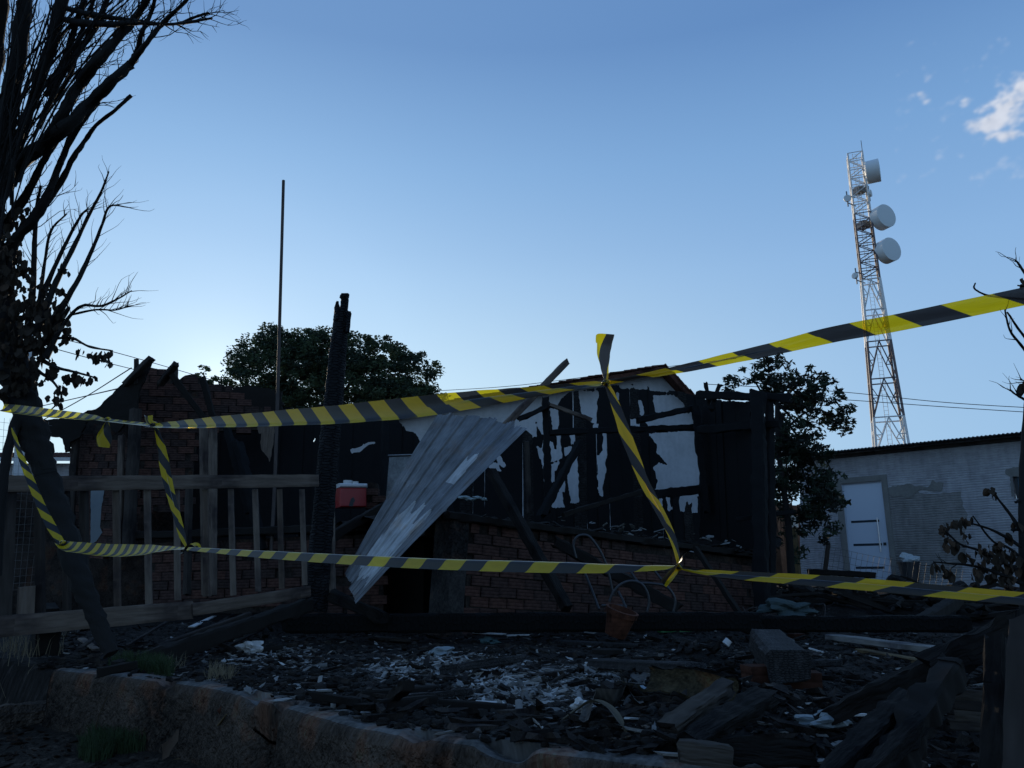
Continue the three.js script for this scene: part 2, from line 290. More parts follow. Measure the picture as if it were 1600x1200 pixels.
// an upright (or tilted) flat frame through two points; pictures of wall outlines are measured on it
function frame(A, B, tiltN = 0) {
  const u = B.clone().sub(A).normalize(), n = u.clone().cross(V(0, 1, 0)).normalize(); if (n.z < 0) n.negate();
  if (tiltN) n.applyAxisAngle(u, tiltN);
  const v = n.clone().cross(u).normalize();
  const f = { o: A.clone(), u, v, n, m: new THREE.Matrix4().makeBasis(u, v, n).setPosition(A) };
  f.quat = new THREE.Quaternion().setFromRotationMatrix(f.m);
  f.uv = (px, py, lift = 0) => { const r = sight(px, py), o = A.clone().addScaledVector(n, lift), e = V(0, EYE, 0), t = o.clone().sub(e).dot(n) / r.dot(n), p = e.addScaledVector(r, t).sub(A); return [p.dot(u), p.dot(v)]; };
  f.at = (a, b, c = 0) => A.clone().addScaledVector(u, a).addScaledVector(v, b).addScaledVector(n, c);
  f.poly = l => l.map(q => f.uv(q[0], q[1]));
  return f;
}
function extrude(f, poly, thick, o = {}) {      // polygon in frame coordinates, front face at lift
  const s = new THREE.Shape(poly.map(q => new THREE.Vector2(q[0], q[1])));
  for (const h of o.holes || []) s.holes.push(new THREE.Path(h.map(q => new THREE.Vector2(q[0], q[1]))));
  const bev = o.bevel || 0;
  const g = new THREE.ExtrudeGeometry(s, { depth: thick - 2 * bev, bevelEnabled: bev > 0, bevelThickness: bev, bevelSize: bev, bevelOffset: -bev, bevelSegments: 1 });
  g.translate(0, 0, (o.lift || 0) - thick + bev); const q = boxUV(facet(g)); q.applyMatrix4(f.m); return q;
}
function box(f, u0, v0, u1, v1, front, thick, bevel = 0) { return extrude(f, [[u0, v0], [u1, v0], [u1, v1], [u0, v1]], thick, { lift: front, bevel }); }
function sd(poly, x, y) {        // signed distance, positive inside
  let d = 1e9, ins = false;
  for (let i = 0, j = poly.length - 1; i < poly.length; j = i++) {
    const ax = poly[j][0], ay = poly[j][1], bx = poly[i][0], by = poly[i][1], ex = bx - ax, ey = by - ay;
    const t = clamp(((x - ax) * ex + (y - ay) * ey) / (ex * ex + ey * ey + 1e-12)); d = Math.min(d, Math.hypot(ax + ex * t - x, ay + ey * t - y));
    if ((ay > y) !== (by > y) && x < (bx - ax) * (y - ay) / (by - ay) + ax) ins = !ins;
  }
  return ins ? d : -d;
}
// a sheet cut to any outline: field > 0 is material; real thickness, uneven faces
function slab(f, [u0, v0, u1, v1], step, field, thick, o = {}) {
  const nu = Math.ceil((u1 - u0) / step) + 2, nv = Math.ceil((v1 - v0) / step) + 2, vals = new Float32Array((nu + 1) * (nv + 1)), pos = [], uv = [];
  const U = i => u0 + (i - 1) * step, W = j => v0 + (j - 1) * step;
  for (let j = 0; j <= nv; j++) for (let i = 0; i <= nu; i++) vals[j * (nu + 1) + i] = (i === 0 || j === 0 || i === nu || j === nv) ? -step * .5 : field(U(i), W(j));
  const lift = o.lift || 0, rel = o.relief || (() => 0);
  const put = (p, z) => { const r = rel(p[0], p[1]); const w = f.at(p[0], p[1], z + r); pos.push(w.x, w.y, w.z); uv.push(p[0], p[1]); };
  const X = (p, q, a, b) => { const t = a / (a - b); return [p[0] + (q[0] - p[0]) * t, p[1] + (q[1] - p[1]) * t, 1]; };
  for (let j = 0; j < nv; j++) for (let i = 0; i < nu; i++) {
    const c = [[i, j], [i + 1, j], [i + 1, j + 1], [i, j + 1]], s = c.map(q => vals[q[1] * (nu + 1) + q[0]]); if (s.every(q => q <= 0)) continue;
    const w = c.map(q => [U(q[0]), W(q[1]), 0]), poly = [];
    for (let k = 0; k < 4; k++) { const l = (k + 1) % 4; if (s[k] > 0) poly.push(w[k]); if ((s[k] > 0) !== (s[l] > 0)) { const q = X(w[k], w[l], s[k], s[l]); q[2] = s[k] > 0 ? 1 : 2; poly.push(q); } }
    for (let k = 1; k < poly.length - 1; k++) { put(poly[0], lift); put(poly[k], lift); put(poly[k + 1], lift); put(poly[0], lift - thick); put(poly[k + 1], lift - thick); put(poly[k], lift - thick); }
    for (let k = 0; k < poly.length; k++) { const a = poly[k], b = poly[(k + 1) % poly.length]; if (a[2] === 1 && b[2] === 2) { put(a, lift); put(a, lift - thick); put(b, lift); put(b, lift); put(a, lift - thick); put(b, lift - thick); } }
  }
  return pos.length ? soup(pos, uv) : null;
}
const bounds = poly => [Math.min(...poly.map(q => q[0])), Math.min(...poly.map(q => q[1])), Math.max(...poly.map(q => q[0])), Math.max(...poly.map(q => q[1]))];
// a ragged sheet straight from an outline in frame coordinates
function ragged(f, poly, thick, o = {}) {
  const { step = .02, jag = .02, freq = 22, seed = 1, lift = 0, bulge = .01 } = o, b = bounds(poly);
  return slab(f, [b[0] - jag, b[1] - jag, b[2] + jag, b[3] + jag], step, (u, v) => sd(poly, u, v) + jag * 2 * (fbm(u * freq, v * freq, seed * 5.3, 3) - .5), thick, { lift, relief: (u, v) => bulge * (fbm(u * 5, v * 5, seed * 3.1, 3) - .5) * 2 });
}
// loose polygonal lump: a jittered, squashed polyhedron
function lump(sx, sy, sz, seed, detail = 1, rough = .25) {
  const g = new THREE.IcosahedronGeometry(.5, detail), p = g.attributes.position;
  for (let i = 0; i < p.count; i++) { const x = p.getX(i), y = p.getY(i), z = p.getZ(i), k = 1 + rough * 2 * (noise3(x * 4 + seed, y * 4 + seed * 2.1, z * 4) - .5); p.setXYZ(i, x * k * sx, y * k * sy, z * k * sz); }
  return boxUV(facet(g));
}
function jbox(w, h, d, seed, j = .06) { const g = new THREE.BoxGeometry(w, h, d).toNonIndexed(), p = g.attributes.position; for (let i = 0; i < p.count; i++) { const k = (Math.sign(p.getX(i)) + 1) * 4 + (Math.sign(p.getY(i)) + 1) * 2 + Math.sign(p.getZ(i)) + 1; p.setXYZ(i, p.getX(i) + (hsh(k, seed, 1) - .5) * j * w, p.getY(i) + (hsh(k, seed, 2) - .5) * j * h, p.getZ(i) + (hsh(k, seed, 3) - .5) * j * d); } return boxUV(facet(g)); }
// ---------- the lie of the land ----------
const EDGE = [[-260, 1012], [95, 1046], [340, 1076], [620, 1146], [1000, 1191], [1300, 1222], [1900, 1262]].map(q => G(q[0], q[1], 0));
const EDGE2 = EDGE.map(q => [q.x, q.z]);
function edgeSide(x, z) {         // metres behind (+) or before (-) the front edge of the plot
  let best = 1e9, s = 1;
  for (let i = 0; i < EDGE2.length - 1; i++) {
    const [ax, az] = EDGE2[i], [bx, bz] = EDGE2[i + 1], ex = bx - ax, ez = bz - az, L = Math.hypot(ex, ez);
    let t = ((x - ax) * ex + (z - az) * ez) / (L * L); if (i > 0) t = Math.max(0, t); if (i < EDGE2.length - 2) t = Math.min(1, t);
    const d = Math.hypot(ax + ex * t - x, az + ez * t - z); if (d < best) { best = d; s = ((x - ax) * ez - (z - az) * ex) / L > 0 ? 1 : -1; }
  }
  return best * s;
}
const MOUNDS = [[G(1090, 1075), .16, .30], [G(1180, 1130), .10, .35], [G(1000, 1150), .06, .25], [G(420, 975), .14, .5], [G(300, 990), .10, .45], [G(1330, 1050), .05, .5], [G(1290, 975), .22, .9], [G(880, 985), .05, .5], [G(1480, 970), .16, .7], [G(600, 975), .07, .5]];
function landAt(x, z) {
  const s = edgeSide(x, z), d = -z;
  let lot = .035 * (fbm(x * 2.1, z * 2.1, 4, 4) - .5) + .03 * (fbm(x * 9, z * 9, 8, 3) - .5);
  for (const [c, h, r] of MOUNDS) { const q = ((x - c.x) ** 2 + (z - c.z) ** 2) / (r * r); if (q < 6) lot += h * Math.exp(-q) * (.7 + .6 * fbm(x * 6, z * 6, 2, 3)); }
  lot += .34 * clamp((d - 9) / 6) ** 1.2 + .3 * clamp((d - 15) / 25);
  const leftLow = clamp((-x - 2.42) / .3) * clamp((4.9 - d) / .8) * .17; lot -= leftLow;
  const street = -.29 - .12 * clamp(-s / 1.2) - .60 * clamp((3 - d) / 5) + .018 * (fbm(x * 5, z * 5, 6, 4) - .5) + .05 * clamp((-x - 2) / 1) ;
  const far = clamp((Math.hypot(x, z) - 60) / 100); lot = mix(lot, .4, far);
  return mix(street, lot, clamp((s - .06) / .05));
}
{
  const axis = (a, b, fine, lo, hi, ends) => { const l = []; for (const e of ends[0]) l.push(e); for (let q = a; q < b; q += (q > lo && q < hi) ? fine : fine * 4) l.push(q); for (const e of ends[1]) l.push(e); return l; };
  const xs = axis(-7, 7, .035, -3.6, 3.6, [[-1200, -400, -150, -60, -30, -18, -12, -9], [7, 9, 12, 18, 30, 60, 150, 400, 1200]]), zs = axis(-14, 2, .035, -7.4, -1.2, [[-2000, -700, -260, -110, -60, -38, -28, -22, -18, -16], [2, 4, 8, 20, 60, 200, 600]]);
  const pos = [], uv = [], idx = [], col = [], ashAt = [[G(830, 1082), .55, .42, .42], [G(700, 1044), .62, .40, .24], [G(930, 1058), .30, .26, .30], [G(430, 1032), .5, .4, .08], [G(985, 1120), .25, .18, .14]];
  for (const z of zs) for (const x of xs) {
    pos.push(x, landAt(x, z), z); uv.push(x, z); let a = 0; for (const [c, rx, rz, k] of ashAt) a += k * Math.exp(-(((x - c.x) / rx) ** 2) - (((z - c.z) / rz) ** 2)); a *= clamp((fbm(x * 7, z * 7, 3, 4) - .34) * 3.4); const s = edgeSide(x, z) < .05 ? 1.5 : 1;
    col.push(.044 * s + a, .036 * (s > 1 ? 1.4 : 1) + a * .97, .031 * (s > 1 ? 1.2 : 1) + a * .92);
  }
  const w = xs.length; for (let j = 0; j < zs.length - 1; j++) for (let i = 0; i < w - 1; i++) { const a = j * w + i; idx.push(a, a + w, a + 1, a + 1, a + w, a + w + 1); }
  const g = new THREE.BufferGeometry(); g.setAttribute('position', new THREE.Float32BufferAttribute(pos, 3)); g.setAttribute('uv', new THREE.Float32BufferAttribute(uv, 2)); g.setAttribute('color', new THREE.Float32BufferAttribute(col, 3)); g.setIndex(idx); g.computeVertexNormals();
  ground('ground', g, std(1, 1, 1, { vertexColors: true, map: T.ashC, bumpMap: T.ashB, bumpScale: .03 }), 'soot covered ground of the burnt plot and the verge below it');
}

// the worn masonry wall along the street edge
{
  const at = EDGE[2].clone(), t = thing('retaining_wall', 'low soot stained masonry wall along the front edge of the burnt plot', 'wall', at);
  const c = new THREE.CatmullRomCurve3(EDGE.slice(1), false, 'centripetal'), n = 420, m = 49, pos = [], uv = [], idx = [];
  let len = 0, last = null;
  for (let i = 0; i <= n; i++) {
    const p = c.getPointAt(i / n), tg = c.getTangentAt(i / n), out = V(-tg.z, 0, tg.x); if (out.z < 0) out.negate(); if (last) len += last.distanceTo(p); last = p;
    const base = landAt(p.x + out.x * .22, p.z + out.z * .22) - .08;
    const prof = [[-.20, -.20], [-.165, -.01], [-.12, .004], [-.05, .010], [.012, .006], [.036, -.004], [.048, -.03], [.052, -.09], [.055, -.17], [.058, -.25], [.062, -.33], [.07, -.45], [.08, base]];
    for (let kk = 0; kk < m; kk++) { const ff = kk / 4, k0 = Math.min(11, Math.floor(ff)), fr = ff - k0, o = mix(prof[k0][0], prof[k0 + 1][0], fr), y = mix(prof[k0][1], prof[k0 + 1][1], fr), k = ff;

      const nn = fbm(len * 5, y * 9 + k * .2, 2, 6) - .5, chip = k > 3 && k < 9 ? Math.max(0, fbm(len * 3.1, k * .13, 7, 3) - .56) * .5 : 0;
      const off = o + nn * .009 + .009 * (fbm(len * 30, y * 30, 4, 3) - .5) - chip * .6, yy = Math.max(base, y + (fbm(len * 7, k * .4, 5, 4) - .5) * .010 - (k > 3 && k < 7 ? chip : 0));
      pos.push(p.x + out.x * off, yy, p.z + out.z * off); uv.push(len, y + o);
    }
  }
  for (let i = 0; i < n; i++) for (let k = 0; k < m - 1; k++) { const a = i * m + k; idx.push(a, a + 1, a + m, a + 1, a + m + 1, a + m); }
  for (const e of [0, n]) { for (let k = 1; k < m - 1; k++) { const a = e * m; e ? idx.push(a, a + k + 1, a + k) : idx.push(a, a + k, a + k + 1); } }
  const g = new THREE.BufferGeometry(); g.setAttribute('position', new THREE.Float32BufferAttribute(pos, 3)); g.setAttribute('uv', new THREE.Float32BufferAttribute(uv, 2)); g.setIndex(idx); g.computeVertexNormals();
  const g2 = g.clone(), cut = 4 * 4 + 2; const tri = (a, b) => { const l = []; for (let i = 0; i < n; i++) for (let k = a; k < b; k++) { const q = i * m + k; l.push(q, q + 1, q + m, q + 1, q + m + 1, q + m); } return l; };
  g.setIndex([...tri(cut, m - 1), ...idx.slice(n * (m - 1) * 6)]); g2.setIndex(tri(0, cut));
  part('masonry', [g], M.soot, t); part('coping', [g2], std(.19, .178, .165, { map: T.sootC, bumpMap: T.sootB, bumpScale: .02 }), t, 'bare grey top of the wall');
  // orange brick showing where the coat has fallen off
  const r = rng(12), vs = [1, 2, 3].map(s => lump(.12, .055, .05, s, 1, .3));
  for (const [px, py] of [[487, 1133], [508, 1140], [470, 1128], [572, 1150], [592, 1152], [604, 1163], [655, 1160], [668, 1164], [350, 1092], [386, 1104], [835, 1182], [860, 1186], [1030, 1196]]) {
    const p = P(px, py, 1); const f = G(px, py, -.05 - .03 * r()); const q = new THREE.Quaternion().setFromEuler(new THREE.Euler(r() * .3, .45 + r() * .2, r() * .3)); const gx = edgeSide(f.x + .01, f.z) - edgeSide(f.x - .01, f.z), gz = edgeSide(f.x, f.z + .01) - edgeSide(f.x, f.z - .01), gl = Math.hypot(gx, gz); f.x -= gx / gl * .058; f.z -= gz / gl * .058; placed('brick', vs[Math.floor(r() * 3)], M.orange, t, f, q, V(.8 + r() * .5, .7 + r() * .4, .5));
  }
  // the lower step of wall at the left
  const a = G(-140, 1120, -.17), b = G(100, 1092, -.17);
  const t2 = thing('retaining_wall', 'low broken stretch of wall left of the corner, almost buried in litter', 'wall', a);
  part('masonry', [timber(V(a.x, -.30, a.z), V(b.x, -.30, b.z - .02), .16, .26, { rough: .07, ends: .2, seed: 8 })], M.soot, t2);
}

// ---------- brickwork ----------
function bricks(f, parent, poly, mats, o = {}) {
  const { bw = .19, bh = .092, j = .009, d = .1, lift = 0, seed = 1, miss = .02, most = 300, skip = () => false, inner = .03 } = o, r = rng(seed), b = bounds(poly);
  const vars = [0, 1, 2, 3, 4].map(k => jbox(bw - j, bh - j, d, seed * 10 + k, .05)), half = jbox(bw * .5 - j, bh - j, d, seed + 77, .05);
  let n = 0;
  for (let row = 0, v = b[1] + bh / 2; v < b[3]; v += bh, row++) for (let u = b[0] + (row % 2 ? 0 : bw / 2); u < b[2] + bw; u += bw) {
    const uu = u + (r() - .5) * .012, s = sd(poly, uu, v), mt = mats[Math.floor(r() * mats.length)], out = lift - d / 2 + (r() - .5) * .014, tw = (r() - .5) * .03, m = r() < miss, va = Math.floor(r() * 5);
    if (s < inner || m || skip(uu, v)) continue; if (n++ >= most) continue;
    const q = f.quat.clone().multiply(new THREE.Quaternion().setFromEuler(new THREE.Euler((r() - .5) * .03, (r() - .5) * .03, tw)));
    placed('brick', s < inner + .03 && r() < .5 ? half : vars[va], mt, parent, f.at(uu, v + (r() - .5) * .006, out), q);
  }
  const g = slab(f, [b[0], b[1], b[2], b[3]], .03, (u, v) => sd(poly, u, v) - .015 + .02 * (fbm(u * 9, v * 9, seed, 2) - .5), d - .02, { lift: lift - .014 }); if (g) part('mortar_bed', [g], M.mortar, parent);
}
const Z1 = (x, y) => [700 + x / 4.287, 540 + y / 4.287], Z2 = (x, y) => [900 + x / 4.287, 540 + y / 4.287];
const z1 = l => l.map(q => Z1(...q)), z2 = l => l.map(q => Z2(...q));

// ---------- the burnt timber house on its brick plinth ----------
const house = thing('burnt_house', 'burnt out timber house with charred plank walls standing on a brick plinth', 'house', P(800, 960, 8).setY(0));
{
  const t = house, F1 = frame(P(720, 814, 7.0), P(1180, 872, 9.5));
  bricks(F1, t, F1.poly([[728, 815], [1180, 872], [1183, 990], [726, 1000]]), M.brickSoot, { seed: 4, miss: .025, most: 190, bw: .2, bh: .092 });
  // plastered corner pier and the wall's dark return towards the doorway
  part('pier', [box(F1, ...F1.uv(690, 1000), ...F1.uv(733, 806), .03, .3, .02)], std(.070, .064, .060, { map: T.sootC, bumpMap: T.sootB, bumpScale: .008 }), t);
  part('sill_beam', [timber(F1.at(-.15, .03, -.02), F1.at(4.3, .03, -.02), .16, .07, { seed: 3, rough: .12 })], M.charSoft, t);
  // what is left of the floor, heaped with char
  const C0 = P(560, 838, 10.3), C1 = P(1210, 846, 11.6);
  const C = frame(C0, C1), floor = [F1.at(-.6, -.02, -.05), F1.at(4.4, -.02, -.05), C.at(6.2, -.05), C.at(-.8, -.05)];
  const pos = [], uv = [], NX = 90, NY = 50; const pt = (i, j) => { const a = floor[0].clone().lerp(floor[1], i / NX), b = floor[3].clone().lerp(floor[2], i / NX), q = a.lerp(b, j / NY); q.y += .20 * Math.max(0, fbm(q.x * 2.6, q.z * 2.6, 3, 5) - .38) + .05 * fbm(q.x * 14, q.z * 14, 1, 3); return q; };
  for (let i = 0; i < NX; i++) for (let j = 0; j < NY; j++) { const a = pt(i, j), b = pt(i + 1, j), c = pt(i + 1, j + 1), d = pt(i, j + 1); for (const q of [a, b, c, a, c, d]) { pos.push(q.x, q.y, q.z); uv.push(q.x, q.z); } }
  part('floor', [soup(pos, uv)], M.charSoft, t);
  // left plinth behind the fence
  const F2 = frame(P(170, 846, 9.1), P(700, 826, 8.3));
  bricks(F2, t, F2.poly([[232, 846], [600, 832], [600, 960], [225, 960]]), M.brickSoot, { seed: 9, miss: .03, most: 110, bw: .2, bh: .1 });
  part('sill_beam', [timber(F2.at(.1, .05, 0), F2.at(3.2, .05, 0), .15, .09, { seed: 5, rough: .12 })], M.charSoft, t);
  part('doorway_step', [box(F2, 3.0, -.95, 3.7, -.1, -.35, .3)], M.charSoft, t);

  // charred plank wall at the back: planks eaten through, the white house showing in the gaps
  const solid = [[[804, 676], [822, 672], [836, 684], [834, 655], [845, 658], [847, 640], [855, 624], [868, 640], [878, 622], [890, 612], [960, 602], [1000, 598], [1030, 608], [1062, 612], [1100, 622], [1118, 640], [1122, 860], [680, 860], [690, 720], [745, 712], [782, 702]]].map(p => C.poly(p));
  const gaps = [z1([[880, 310], [1000, 312], [985, 490], [905, 470]]), z1([[690, 428], [735, 430], [745, 528], [705, 536]]), z1([[498, 505], [575, 480], [640, 455], [632, 586], [612, 560], [600, 500], [578, 498], [592, 602], [540, 566]]),
    z1([[598, 680], [628, 700], [648, 645], [660, 672], [690, 652], [705, 690], [735, 705], [730, 760], [634, 792]]), z1([[640, 812], [716, 796], [702, 900], [652, 936]]), z1([[788, 688], [832, 680], [796, 735]]), z1([[803, 812], [862, 740], [872, 1042], [830, 1044]]), z1([[712, 958], [772, 868], [778, 972]]), z1([[720, 790], [742, 785], [722, 832]]),
    z1([[1012, 742], [1032, 716], [1060, 722], [1046, 770], [1052, 850], [1034, 900], [1030, 1000], [1016, 1000], [1010, 880]]), z1([[1044, 600], [1056, 596], [1056, 730], [1046, 730]]), z1([[734, 604], [748, 602], [760, 748], [744, 752]]), z1([[832, 602], [842, 602], [846, 650], [836, 650]]), z1([[645, 1060], [690, 990], [690, 1075], [640, 1090]]), z1([[708, 985], [765, 985], [768, 1075], [706, 1080]]),
    z1([[960, 485], [985, 485], [985, 512], [960, 508]]), z1([[984, 535], [1002, 530], [996, 560], [980, 558]]), z1([[705, 540], [735, 538], [735, 562], [705, 560]]),
    z2([[300, 242], [352, 232], [374, 276], [300, 278]]), z2([[385, 226], [458, 216], [474, 280], [400, 282]]), z2([[484, 220], [540, 215], [620, 304], [500, 290]]), z2([[525, 340], [650, 334], [666, 424], [600, 432], [540, 438], [530, 400]]), z2([[666, 345], [722, 402], [674, 412]]), z2([[468, 496], [774, 455], [784, 536], [660, 540], [500, 552]]),
    z2([[500, 594], [790, 576], [850, 946], [538, 978], [556, 900], [525, 820], [560, 790], [632, 810], [600, 760], [545, 710], [550, 660]]), z2([[880, 640], [930, 652], [926, 760], [908, 824], [890, 780]]), z2([[865, 570], [915, 580], [915, 632], [870, 610]]), z2([[700, 1012], [735, 1006], [722, 1104], [708, 1104]]), z2([[738, 1010], [770, 1008], [755, 1060]]), z2([[775, 1004], [812, 1000], [810, 1112], [782, 1110], [786, 1050]]), z2([[826, 560], [838, 560], [862, 802], [852, 802]]), z2([[616, 1016], [628, 1014], [634, 1098], [624, 1096]]), z2([[566, 1030], [580, 1030], [578, 1070], [568, 1064]]), z2([[862, 1000], [892, 992], [884, 1044], [870, 1040]]),
    z2([[424, 370], [440, 368], [456, 456], [440, 460]]), z2([[376, 500], [396, 498], [396, 526], [378, 526]]), z2([[272, 320], [284, 318], [284, 356], [274, 354]]), z2([[186, 596], [198, 594], [202, 720], [192, 722]]), z2([[410, 530], [420, 530], [420, 556], [410, 556]]), z1([[278, 812], [322, 786], [352, 834]]), z1([[330, 760], [346, 742], [378, 800], [364, 812]])].map(p => C.poly(p));
  const gb = gaps.map(bounds);
  const sb = bounds(solid[0]); let u = sb[0], k = 0; const r = rng(31);
  while (u < sb[2]) {
    const w = .13 + .06 * r(), lean = (r() - .5) * .03, lift = (r() - .5) * .035, u0 = u, u1 = u + w + .004 - (r() < .12 ? .010 : 0), sk = k;
    const g = slab(C, [u0 - .03, sb[1] - .05, u1 + .03, sb[3] + .03], .0165, (a, b) => {
      const ua = a - lean * (b - 1); let d = Math.min(ua - u0, u1 - ua) * 1 - .004 * fbm(b * 20, sk, 3, 2);
      d = Math.min(d, sd(solid[0], a, b)); const j = .030 * (fbm(a * 24, b * 24, 4, 3) - .5) + .034 * (fbm(a * 60, b * 11, 9, 3) - .5);
      for (let q = 0; q < gaps.length; q++) { const z = gb[q]; if (a > z[0] - .06 && a < z[2] + .06 && b > z[1] - .06 && b < z[3] + .06) d = Math.min(d, -sd(gaps[q], a, b) + j - .020); }
      return d;
    }, .022, { lift, relief: (a, b) => .012 * (fbm(a * 8, b * 5, 6, 3) - .5) });
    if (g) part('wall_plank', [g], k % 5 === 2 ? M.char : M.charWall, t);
    u += w; k++;
  }
  // black planks of the room at the left
  const E = frame(P(296, 850, 10.5), P(705, 840, 10.3)), s2 = E.poly([[284, 676], [430, 646], [438, 634], [470, 640], [500, 632], [540, 640], [585, 630], [606, 640], [622, 654], [634, 672], [648, 676], [656, 690], [676, 694], [706, 706], [712, 990], [284, 990]]), g2 = E.poly([[546, 702], [560, 698], [576, 690], [590, 690], [574, 696], [562, 706], [548, 707]]), g3 = E.poly([[488, 688], [494, 684], [490, 692]]);
  const e = bounds(s2); u = e[0];
  while (u < e[2]) {
    const w = .14 + .07 * r(), u0 = u, u1 = u + w + .004, sk = k + 50, lift = (r() - .5) * .03;
    const g = slab(E, [u0 - .02, e[1] - .04, u1 + .02, e[3] + .05], .02, (a, b) => Math.min(a - u0, u1 - a, sd(s2, a, b) + .05 * (fbm(a * 16, b * 16, 3, 3) - .5), -sd(g2, a, b) + .014 * (fbm(a * 30, b * 30, 5, 2) - .5), -sd(g3, a, b)), .022, { lift, relief: (a, b) => .012 * (fbm(a * 8, b * 5, sk, 3) - .5) });
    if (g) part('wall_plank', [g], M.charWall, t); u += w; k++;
  }
  // the black side wall at the right
  const D = frame(P(1104, 850, 10.7), P(1200, 850, 9.3)), s3 = D.poly([[1096, 640], [1104, 622], [1114, 634], [1120, 624], [1150, 628], [1176, 628], [1170, 660], [1178, 690], [1176, 720], [1186, 770], [1188, 930], [1090, 930]]), d3 = bounds(s3); u = d3[0];
  while (u < d3[2]) {
    const w = .15 + .05 * r(), u0 = u, u1 = u + w - .004, lift = (r() - .5) * .03;
    const g = slab(D, [u0 - .02, d3[1], u1 + .02, d3[3] + .05], .018, (a, b) => Math.min(a - u0, u1 - a, sd(s3, a, b) + .05 * (fbm(a * 18, b * 12, 8, 3) - .5)), .022, { lift });
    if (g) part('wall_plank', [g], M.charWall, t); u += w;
  }
  // posts, rails and braces
  const tb = (name, a, b, w, h, m, o) => part(name, [timberPx(a, b, w, h, o)], m, t);
  tb('post', [1184, 612, 9.2], [1191, 965, 8.9], 20, .13, M.charWall, { seed: 11, rough: .1 });
  tb('post', [1202, 628, 9.3], [1206, 950, 9.2], 9, .1, M.charWall, { seed: 12, rough: .14 });
  tb('rail', [1088, 617, 9.9], [1236, 621, 9.1], 7, .1, M.charWall, { seed: 13, rough: .15 });
  tb('rail', [1092, 672, 10.0], [1218, 662, 9.1], 8, .1, M.charWall, { seed: 14, rough: .15 });
  tb('rail', [1150, 812, 9.3], [1240, 800, 9.3], 5, .05, M.charWall, { seed: 14, rough: .15 });
  tb('rafter_stub', [1112, 640, 9.9], [1102, 598, 9.9], 7, .07, M.charWall, { seed: 15, rough: .25, taper: .6 });
  tb('rafter_stub', [1110, 640, 9.8], [1124, 601, 9.8], 7, .07, M.charWall, { seed: 16, rough: .25, taper: .6 });
  tb('rail', [858, 676, 10.1], [1118, 666, 10.6], 9, .08, M.charWall, { seed: 17, rough: .16 });
  tb('rail', [996, 657, 10.2], [1086, 637, 10.5], 10, .08, M.charWall, { seed: 18, rough: .16 });
  tb('window_sill', [1024, 772, 10.2], [1102, 764, 10.5], 11, .12, M.charWall, { seed: 19, rough: .12 });
  tb('post', [1086, 634, 10.4], [1104, 800, 10.4], 9, .09, M.charWall, { seed: 20, rough: .16 });
  tb('brace', [906, 690, 9.9], [846, 806, 9.6], 13, .08, M.charWall, { seed: 21, rough: .15 });
  tb('brace', [810, 656, 10.0], [858, 634, 10.0], 8, .06, M.charWall, { seed: 22, rough: .2 });
  tb('brace', [858, 632, 10.0], [924, 656, 10.1], 5, .05, M.wood, { seed: 23, rough: .12 });
  tb('post', [852, 622, 10.1], [857, 800, 10.1], 10, .09, M.charWall, { seed: 24, rough: .2 });
  tb('post', [823, 690, 9.9], [827, 800, 9.9], 5, .06, M.woodDark, { seed: 25, rough: .12 });
  tb('post', [318, 664, 8.6], [322, 930, 8.4], 12, .06, M.wood, { seed: 26, rough: .04 });
  tb('post', [333, 664, 8.5], [332, 930, 8.3], 10, .08, M.wood, { seed: 27, rough: .04 });
  tb('post', [296, 745, 8.4], [292, 930, 8.3], 9, .07, M.woodDark, { seed: 28, rough: .06 });
  tb('post', [602, 632, 9.6], [600, 820, 9.5], 9, .1, M.charWall, { seed: 29, rough: .14 });
  tb('brace', [372, 690, 9.0], [412, 860, 8.7], 14, .08, M.charWall, { seed: 30, rough: .16 });
  tb('brace', [352, 660, 9.2], [390, 800, 9.0], 10, .08, M.charWall, { seed: 36, rough: .16 });
  tb('post', [524, 660, 9.4], [526, 850, 9.2], 8, .09, M.charWall, { seed: 37, rough: .16 });
  const H = frame(P(398, 740, 8.9), P(432, 740, 8.9)); part('torn_panel', [ragged(H, H.poly([[401, 655], [430, 655], [427, 690], [421, 722], [416, 712], [409, 704], [407, 690], [408, 674], [404, 680]]), .012, { jag: .012, seed: 4 })], M.wood, t);
}

